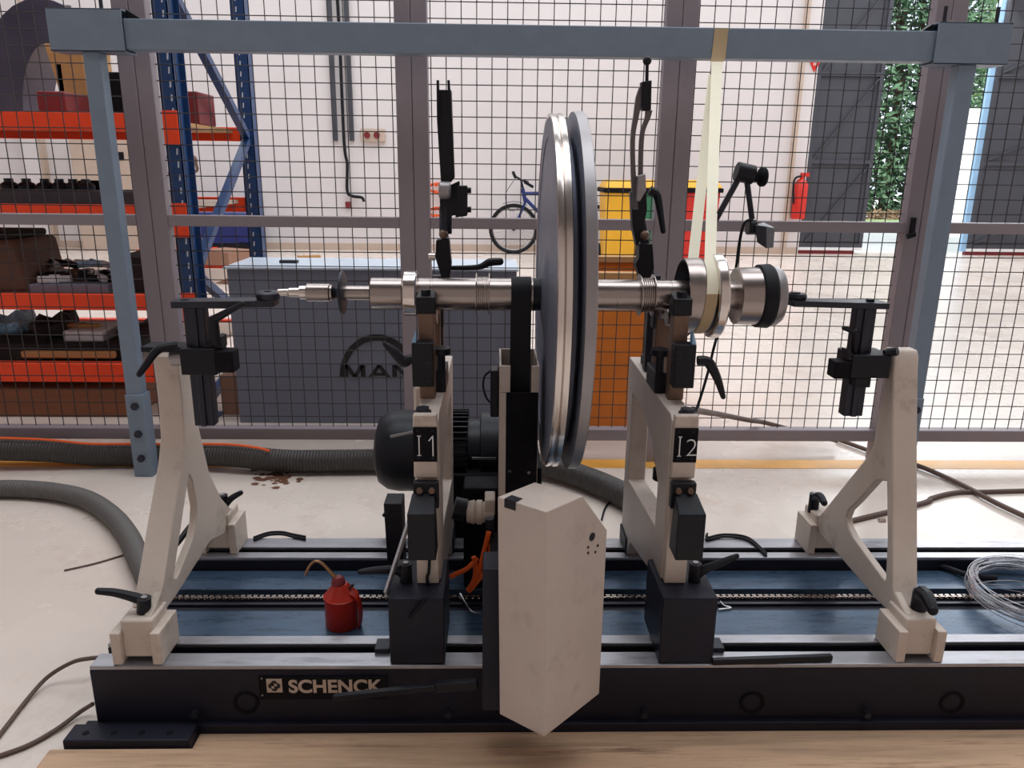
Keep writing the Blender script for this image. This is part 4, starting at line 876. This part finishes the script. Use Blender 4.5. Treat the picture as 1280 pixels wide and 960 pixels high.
w = PY(435, 256, 10.55); tag(MB().box(w.x-.03, w.x+.03, 10.52, 10.6, w.z-.04, w.z+.04).build('wall_switch', 'maroon'), 'small red plug box on the rear wall below the conduits', 'switch')
for k, (u, v) in enumerate(((545, 235), (545, 265))):
    w = PY(u, v, 10.5); mb = MB()
    for j in range(5): mb.tube([w+V(cos(a_)*(.12-.01*j), random.uniform(-.03, .03), sin(a_)*.05+random.uniform(-.03, .02)) for a_ in [2*pi*i/20 for i in range(20)]], .007, 5, True)
    mb.cyl(V(w.x, 10.5, w.z+.04), V(w.x, 10.6, w.z+.04), .015, 8)
    tag(mb.build('cable_coil', 'orange_cable'), ('upper' if k == 0 else 'lower')+' orange cable coil hanging on the rear wall behind the forked arm', 'cable coil')
a, b = PY(100, 228, 10.4), PY(168, 165, 10.4)
bc = MB().box(a.x, b.x, 10.25, 10.6, 0, b.z).build('wall_cabinet', 'pale_plate', None, .01); tag(bc, 'tall beige metal cabinet at the rear wall behind the rack', 'cabinet')
MB().box(b.x-.35, b.x-.1, 10.24, 10.25, b.z-.35, b.z-.25).build('cabinet_label', 'black_matte', bc)
MB().tube(smooth([PY(205, 197, 10.2), PY(240, 195, 10.2), PY(245, 205, 10.2), PY(243, 215, 10.2), PY(205, 217, 10.2)], 4), .02, 8).build('door_handle', 'rust_steel', bc)
# floor bits near far wall
for u, v, w_, m_, lb in ((462, 326, .35, 'orange_crate', 'orange strap piece lying on the far floor above the cabinet'), (385, 322, .25, 'wood', 'pale wooden piece lying on the far floor')):
    q = PZ(u, v, .02); tag(MB().bar(q+V(-w_/2, 0, .0), q+V(w_/2, .1, .0), .1, .04).build('floor_piece', m_), lb, 'piece')

# ------------------------------------------------------------------ pallet rack at the left
RY, RZ = 3.2, 4.2
rk = thing('pallet_rack', (-1.7, 3.7, 0), 'blue and orange pallet rack behind the fence at left', 'rack')
x0, x1 = -1.302, -1.222
mb = MB().box(x0, x0+.004, RY, RY+.07, 0, 2.6).box(x0, x1-.02, RY, RY+.004, 0, 2.6).box(x0+.05, x1, RY+.066, RY+.07, 0, 2.6).box(x1-.024, x1-.02, RY, RY+.07, 0, 2.6)
up = mb.build('upright', 'rack_blue', rk)
MB().box(x0-.02, x1+.02, RY-.02, RY+.09, 0, .008).build('base_plate', 'rack_blue', up)
mb = MB().box(x0-.02, x1-.03, RZ, RZ+.004, 0, 2.6).box(x0-.02, x0-.016, RZ, RZ+.07, 0, 2.6).box(x1-.034, x1-.03, RZ, RZ+.07, 0, 2.6)
up2 = mb.build('upright', 'rack_blue', rk)
MB().box(x0-.04, x1, RZ-.02, RZ+.09, 0, .008).build('base_plate', 'rack_blue', up2)
for par, xx, yy in ((up, x0+.046, RY), (up2, x0+.012, RZ)):
    mb = MB(); z = .1
    while z < 2.5: mb.prism([[V(xx-.007, yy-.0015, z), V(xx-.001, yy-.0015, z), V(xx+.001, yy-.0015, z+.024), V(xx-.005, yy-.0015, z+.024)]], (0, .001, 0)); z += .05
    tag(mb.build('slot_holes', 'rack_slot', par), kind='stuff')
zz = [(.10, RY+.07), (.42, RZ), (.78, RY+.07), (1.17, RZ), (1.62, RY+.07), (2.1, RZ)]
zz = [(PX(258, 520, -1.27).z, RY+.05)]
br_pts = [((226, 420), (300, 470)), ]
for za, ya, zb2, yb in ((.62, RY+.07, .18, RZ), (.62, RY+.07, 1.20, RZ), (1.74, RY+.07, 1.20, RZ), (.06, RY+.07, .18, RZ)):
    MB().bar((-1.265, ya, za), (-1.285, yb, zb2), .035, .035).build('brace', 'rack_blue', rk)
def beam_z(va, vb, y, u): return PY(u, va, y).z, PY(u, vb, y).z
for va, vb in ((140, 163), (256, 267), (368, 388), (455, 478)):
    zb_, zt_ = PY(100, vb, RY).z, PY(100, va, RY).z
    if va == 256: zb_ = zt_-.075
    bm_ = MB().box(-4.2, x0-.003, RY+.005, RY+.055, zb_, zt_).build('front_beam', 'orange_beam', rk, .003)
    MB().box(x0-.012, x0+.058, RY-.006, RY, zb_-.05, zt_+.01).build('beam_hook', 'orange_beam', bm_, .001)
    b2 = MB().box(-4.2, x0-.022, RZ+.01, RZ+.06, zb_, zt_).build('rear_beam', 'orange_beam', rk, .003)
    if va != 455 or True:
        MB().box(-4.2, x0-.06, RY+.056, RZ+.009, zt_-.03, zt_-.012).build('shelf_board', 'pale_plate' if va != 140 else 'wood', rk)
ZS = [PY(100, v, RY).z-.012 for v in (140, 256, 368, 455)]
# things on the rack
def rb(nm, u0, u1, v0, v1, y, m, label, cat, d=.3, zb=None, bev=.006, group=None):
    a, b = PY(u0, v1, y), PY(u1, v0, y); z0 = a.z if zb is None else zb
    return tag(MB().box(a.x, b.x, y, y+d, z0, b.z).build(nm, m, None, bev), label, cat, group)
# top level
z = ZS[0]+.0005
c = PY(24, 140, 3.90)+V(.235, 0, 0)
mb = MB(); c = V(c.x, 3.90, z)
pts = [c+V(-.235*cos(radians(t_)), 0, .43*sin(radians(t_))) for t_ in range(0, 118, 9)]
mb.ribbon(pts, .26, (0, 1, 0), .185); hp = mb.build('sheet_duct', 'purple_sheet'); tag(hp, 'large arched dark blue and purple sheet metal duct on the top rack level', 'duct')
rb('maroon_crate', 48, 80, 114, 140, 3.29, 'maroon', 'dark red crate beside the arched duct on the top rack level', 'crate', .2, z)
a, b = PY(84, 138, 3.5), PY(112, 138, 3.5)
pb = MB().hexa([(a.x, 3.5, z), (b.x, 3.5, z), (b.x, 3.75, z), (a.x, 3.75, z), (a.x-.06, 3.5, z+.30), (b.x, 3.5, z+.30), (b.x, 3.75, z+.30), (a.x-.06, 3.75, z+.30)]).build('plywood_box', 'wood', None, .004); tag(pb, 'upright plywood box on the top rack level beside the fence post', 'box')
MB().box(a.x-.02, a.x-.001, 3.5, 3.75, z, z+.22).build('side_panel', 'black_matte', pb)
rb('black_case', 138, 156, 90, 138, 3.5, 'black_matte', 'tall narrow black case on the top rack level behind the fence post', 'case', .2, z)
rb('maroon_crate', 226, 246, 114, 140, 3.75, 'maroon', 'dark red crate seen between the two blue rack uprights', 'crate', .22, z)
# second level
z = ZS[1]+.0005
rb('long_tray', -20, 170, 240, 256, 3.3, 'trunking', 'long dark grey tray on the second rack level', 'tray', .35, z, .003)
zt2 = PY(80, 240, 3.3).z+.0005
for k, u in enumerate((12, 34, 57, 75, 92, 108)):
    w = PY(u, 234, 3.42); tag(MB().lathe([(0, 0), (0, .034), (.02, .036), (.03, .03), (.036, .018), (.05, .018), (.05, 0)], (w.x, 3.42, zt2), 'Z', 20).build('valve_body', 'dark_steel'), ('leftmost', 'second from the left', 'third from the left', 'fourth from the left', 'fifth from the left', 'rightmost')[k]+' of the round dark valve bodies on the long grey tray', 'valve', 'valve bodies on the long tray')
rb('black_box', 98, 130, 226, 240, 3.5, 'black_matte', 'small black box at the right of the long grey tray', 'box', .1, zt2)
# third level
z = ZS[2]+.0005
a, b = PY(-60, 368, 3.28), PY(38, 368, 3.28); h = PY(0, 300, 3.28).z
bg_ = MB().hexa([(a.x, 3.28, z), (b.x+.01, 3.28, z), (b.x, 3.6, z), (a.x, 3.6, z), (a.x, 3.28, h), (b.x-.03, 3.28, h), (b.x-.03, 3.6, h), (a.x, 3.6, h)]).build('brown_sack', 'bag_brown', None, .02); tag(bg_, 'large brown paper sack on the third rack level at the left edge', 'sack')
MB().box(a.x+.05, b.x-.06, 3.30, 3.58, h, h+.03).build('sack_rim', 'cloth_dark', bg_, .01)
tr_ = rb('steel_tray', 38, 134, 356, 368, 3.26, 'cabinet_grey', 'shallow grey tray of fittings on the third rack level', 'tray', .5, z, .003)
zt3 = PY(80, 356, 3.26).z+.0005
random.seed(11)
for k in range(22):
    u = random.uniform(46, 132); w = PY(u, 350, 3.3); y = random.uniform(3.29, 3.6); rr = random.uniform(.012, .022); L_ = random.uniform(.03, .07); a_ = random.uniform(0, pi)
    zc = zt3+rr+.001; d = V(cos(a_), sin(a_)*.6, 0)*L_
    mm = random.choice(['white_cloth', 'black', 'light_blue', 'dark_steel', 'rust_steel'])
    c0 = V(w.x+random.uniform(-.01, .01), y, zc)
    o = MB().cyl(c0-d, c0+d, rr, 10).cyl(c0-d*.3, c0+d*.3, rr*1.3 if k % 2 else rr*.8, 10).build('pipe_fitting', mm)
    tag(o, dict(white_cloth='white', black='black', light_blue='pale blue', dark_steel='dark steel', rust_steel='brown')[mm]+' pipe fitting lying on the '+('left' if u < 75 else 'middle' if u < 104 else 'right')+' part of the shallow grey tray, '+('front' if y < 3.44 else 'back')+' row', 'fitting', 'pipe fittings in the shallow tray')
ORD = ['first', 'second', 'third', 'fourth', 'fifth', 'sixth', 'seventh', 'eighth', 'ninth', 'tenth', 'eleventh', 'twelfth', 'thirteenth', 'fourteenth', 'fifteenth', 'sixteenth', 'seventeenth', 'eighteenth', 'nineteenth', 'twentieth', 'twenty-first', 'twenty-second']
for k, o in enumerate(sorted([o for o in COL.objects if o.name.startswith('pipe_fitting')], key=lambda o: o.location.x)):
    o['label'] = o['label'].split(' lying')[0]+', '+ORD[k]+' from the left of those lying in the shallow tray'
for k in range(10):
    u = random.uniform(50, 130); w = PY(u, 342, 3.4); a_ = random.uniform(0, pi); d = V(cos(a_), sin(a_)*.4, random.uniform(-.1, .15))*.05; c0 = V(w.x, random.uniform(3.35, 3.5), zt3+.065)
    mm = ('white_cloth', 'black', 'light_blue')[k % 3]; tag(MB().cyl(c0-d, c0+d, .014, 10).build('pipe_fitting', mm), dict(white_cloth='white', black='black', light_blue='pale blue')[mm]+' pipe atop the fittings, '+('left' if u < 75 else 'middle' if u < 104 else 'right')+' of tray, number '+('one two three four five six seven eight nine ten'.split()[k])+' of the pile', 'fitting', 'pipe fittings piled in the shallow tray')
rb('dark_case', 141, 190, 322, 368, 3.3, 'cloth_dark', 'dark case on the third rack level behind the fence post', 'case', .3, z)
# fourth level
z = ZS[3]+.0005
rb('dark_board', -30, 155, 430, 455, 3.3, 'cloth_dark', 'long dark board on the lowest rack level', 'board', .5, z, .004)
z4 = PY(60, 430, 3.3).z+.0005
rb('yellow_plank', 27, 142, 440, 452, 3.262, 'wood', 'yellow-brown plank at the front of the lowest rack level', 'plank', .03, z+.02)
def heap(u0, u1, v0, v1, y, m, lb, nm='cloth_bundle', cat='cloth'):
    a, b = PY(u0, v1, y), PY(u1, v0, y); cx = (a.x+b.x)/2; w = (b.x-a.x)/2; h = b.z-z4; mb = MB()
    bmesh.ops.create_icosphere(mb.bm, subdivisions=3, radius=1)
    for v in mb.bm.verts:
        n_ = 1+.18*sin(v.co.x*5+v.co.y*3)+.12*sin(v.co.y*7+v.co.z*4)
        v.co = Vector((cx+v.co.x*w*n_, y+.15+v.co.y*.14*n_, z4+max(0, (v.co.z*.5+.5)*h*n_)))
    tag(mb.build(nm, m), lb, cat)
z4 += .001
heap(30, 73, 400, 430, 3.32, 'cloth_dark', 'black crumpled cloth on the lowest rack level')
heap(-26, 16, 398, 430, 3.36, 'light_blue', 'pale blue crumpled cloth at the left edge of the lowest rack level')
rb('white_folder', 80, 128, 414, 430, 3.34, 'white_cloth', 'white folded sheet on the lowest rack level', 'sheet', .25, z4)
rb('wood_block', 82, 121, 406, 413, 3.40, 'wood', 'short wooden batten lying on the white folded sheet', 'batten', .05, PY(100, 414, 3.34).z+.0005)
heap(138, 190, 410, 430, 3.34, 'cloth_dark', 'brown crumpled bundle on the lowest rack level behind the fence post')
rb('plank_stack', -60, 165, 486, 533, 3.22, 'wood_dark', 'brown wooden crate on the floor under the rack', 'crate', .6, .0, .006)
# between / behind the uprights
a, b, c = PZ(296, 351, 0), PZ(290, 356, 0), PZ(258, 336, 0)
q = PZ(291, 356, 0)
bx_ = MB().box(-.40, .0, .0, .34, 0, .30).build('cardboard_box', 'cardboard', None, .004, origin=(0, 0, 0)); bx_.location = (q.x-.02, q.y, 0); bx_.rotation_euler.z = radians(-28)
tag(bx_, 'closed brown cardboard box on the floor behind the blue rack upright', 'box')
tag(MB().box(-1.198, -1.108, 3.26, 3.46, 0, .18).build('cardboard_box', 'cardboard', None, .003), 'small open cardboard box on the floor beside the grey logo cabinet', 'box')
# orange pallet truck and blue cart near the far wall
pt = PZ(288, 326, 0)
tk = thing('pallet_truck', (pt.x, pt.y, 0), 'orange pallet truck standing near the rear wall behind the rack', 'pallet truck')
px_, py_ = pt.x, pt.y
MB().box(px_-1.0, px_-.2, py_-.2, py_+.2, .05, .14).build('fork', 'orange_beam', tk, .01)
MB().bar((px_-.25, py_, .1), (px_-.7, py_, .75), .10, .06).bar((px_-.72, py_, .45), (px_-.72, py_, .8), .12, .1).build('pump_body', 'orange_crate', tk, .01)
MB().cyl((px_-.3, py_-.1, .09), (px_-.3, py_+.1, .09), .085, 16).build('wheel', 'rubber', tk)
MB().bar((px_-.7, py_, .7), (px_-.95, py_, 1.15), .04, .04).build('drawbar', 'orange_crate', tk, .005)
pt = PZ(312, 320, 0)
kt = thing('blue_cart', (pt.x, pt.y+.4, 0), 'dark blue cart with black wheels near the rear wall', 'cart')
MB().box(pt.x-.9, pt.x+.02, pt.y+.1, pt.y+.7, .14, .52).build('tub', 'bike_blue', kt, .02)
for dx in (-.75, -.1): MB().cyl((pt.x+dx, pt.y+.08, .075), (pt.x+dx, pt.y+.16, .075), .075, 16).build('wheel', 'rubber', kt)
MB().box(pt.x-.8, pt.x-.05, pt.y+.16, pt.y+.6, .075, .14).build('chassis', 'dark_steel', kt, .01)
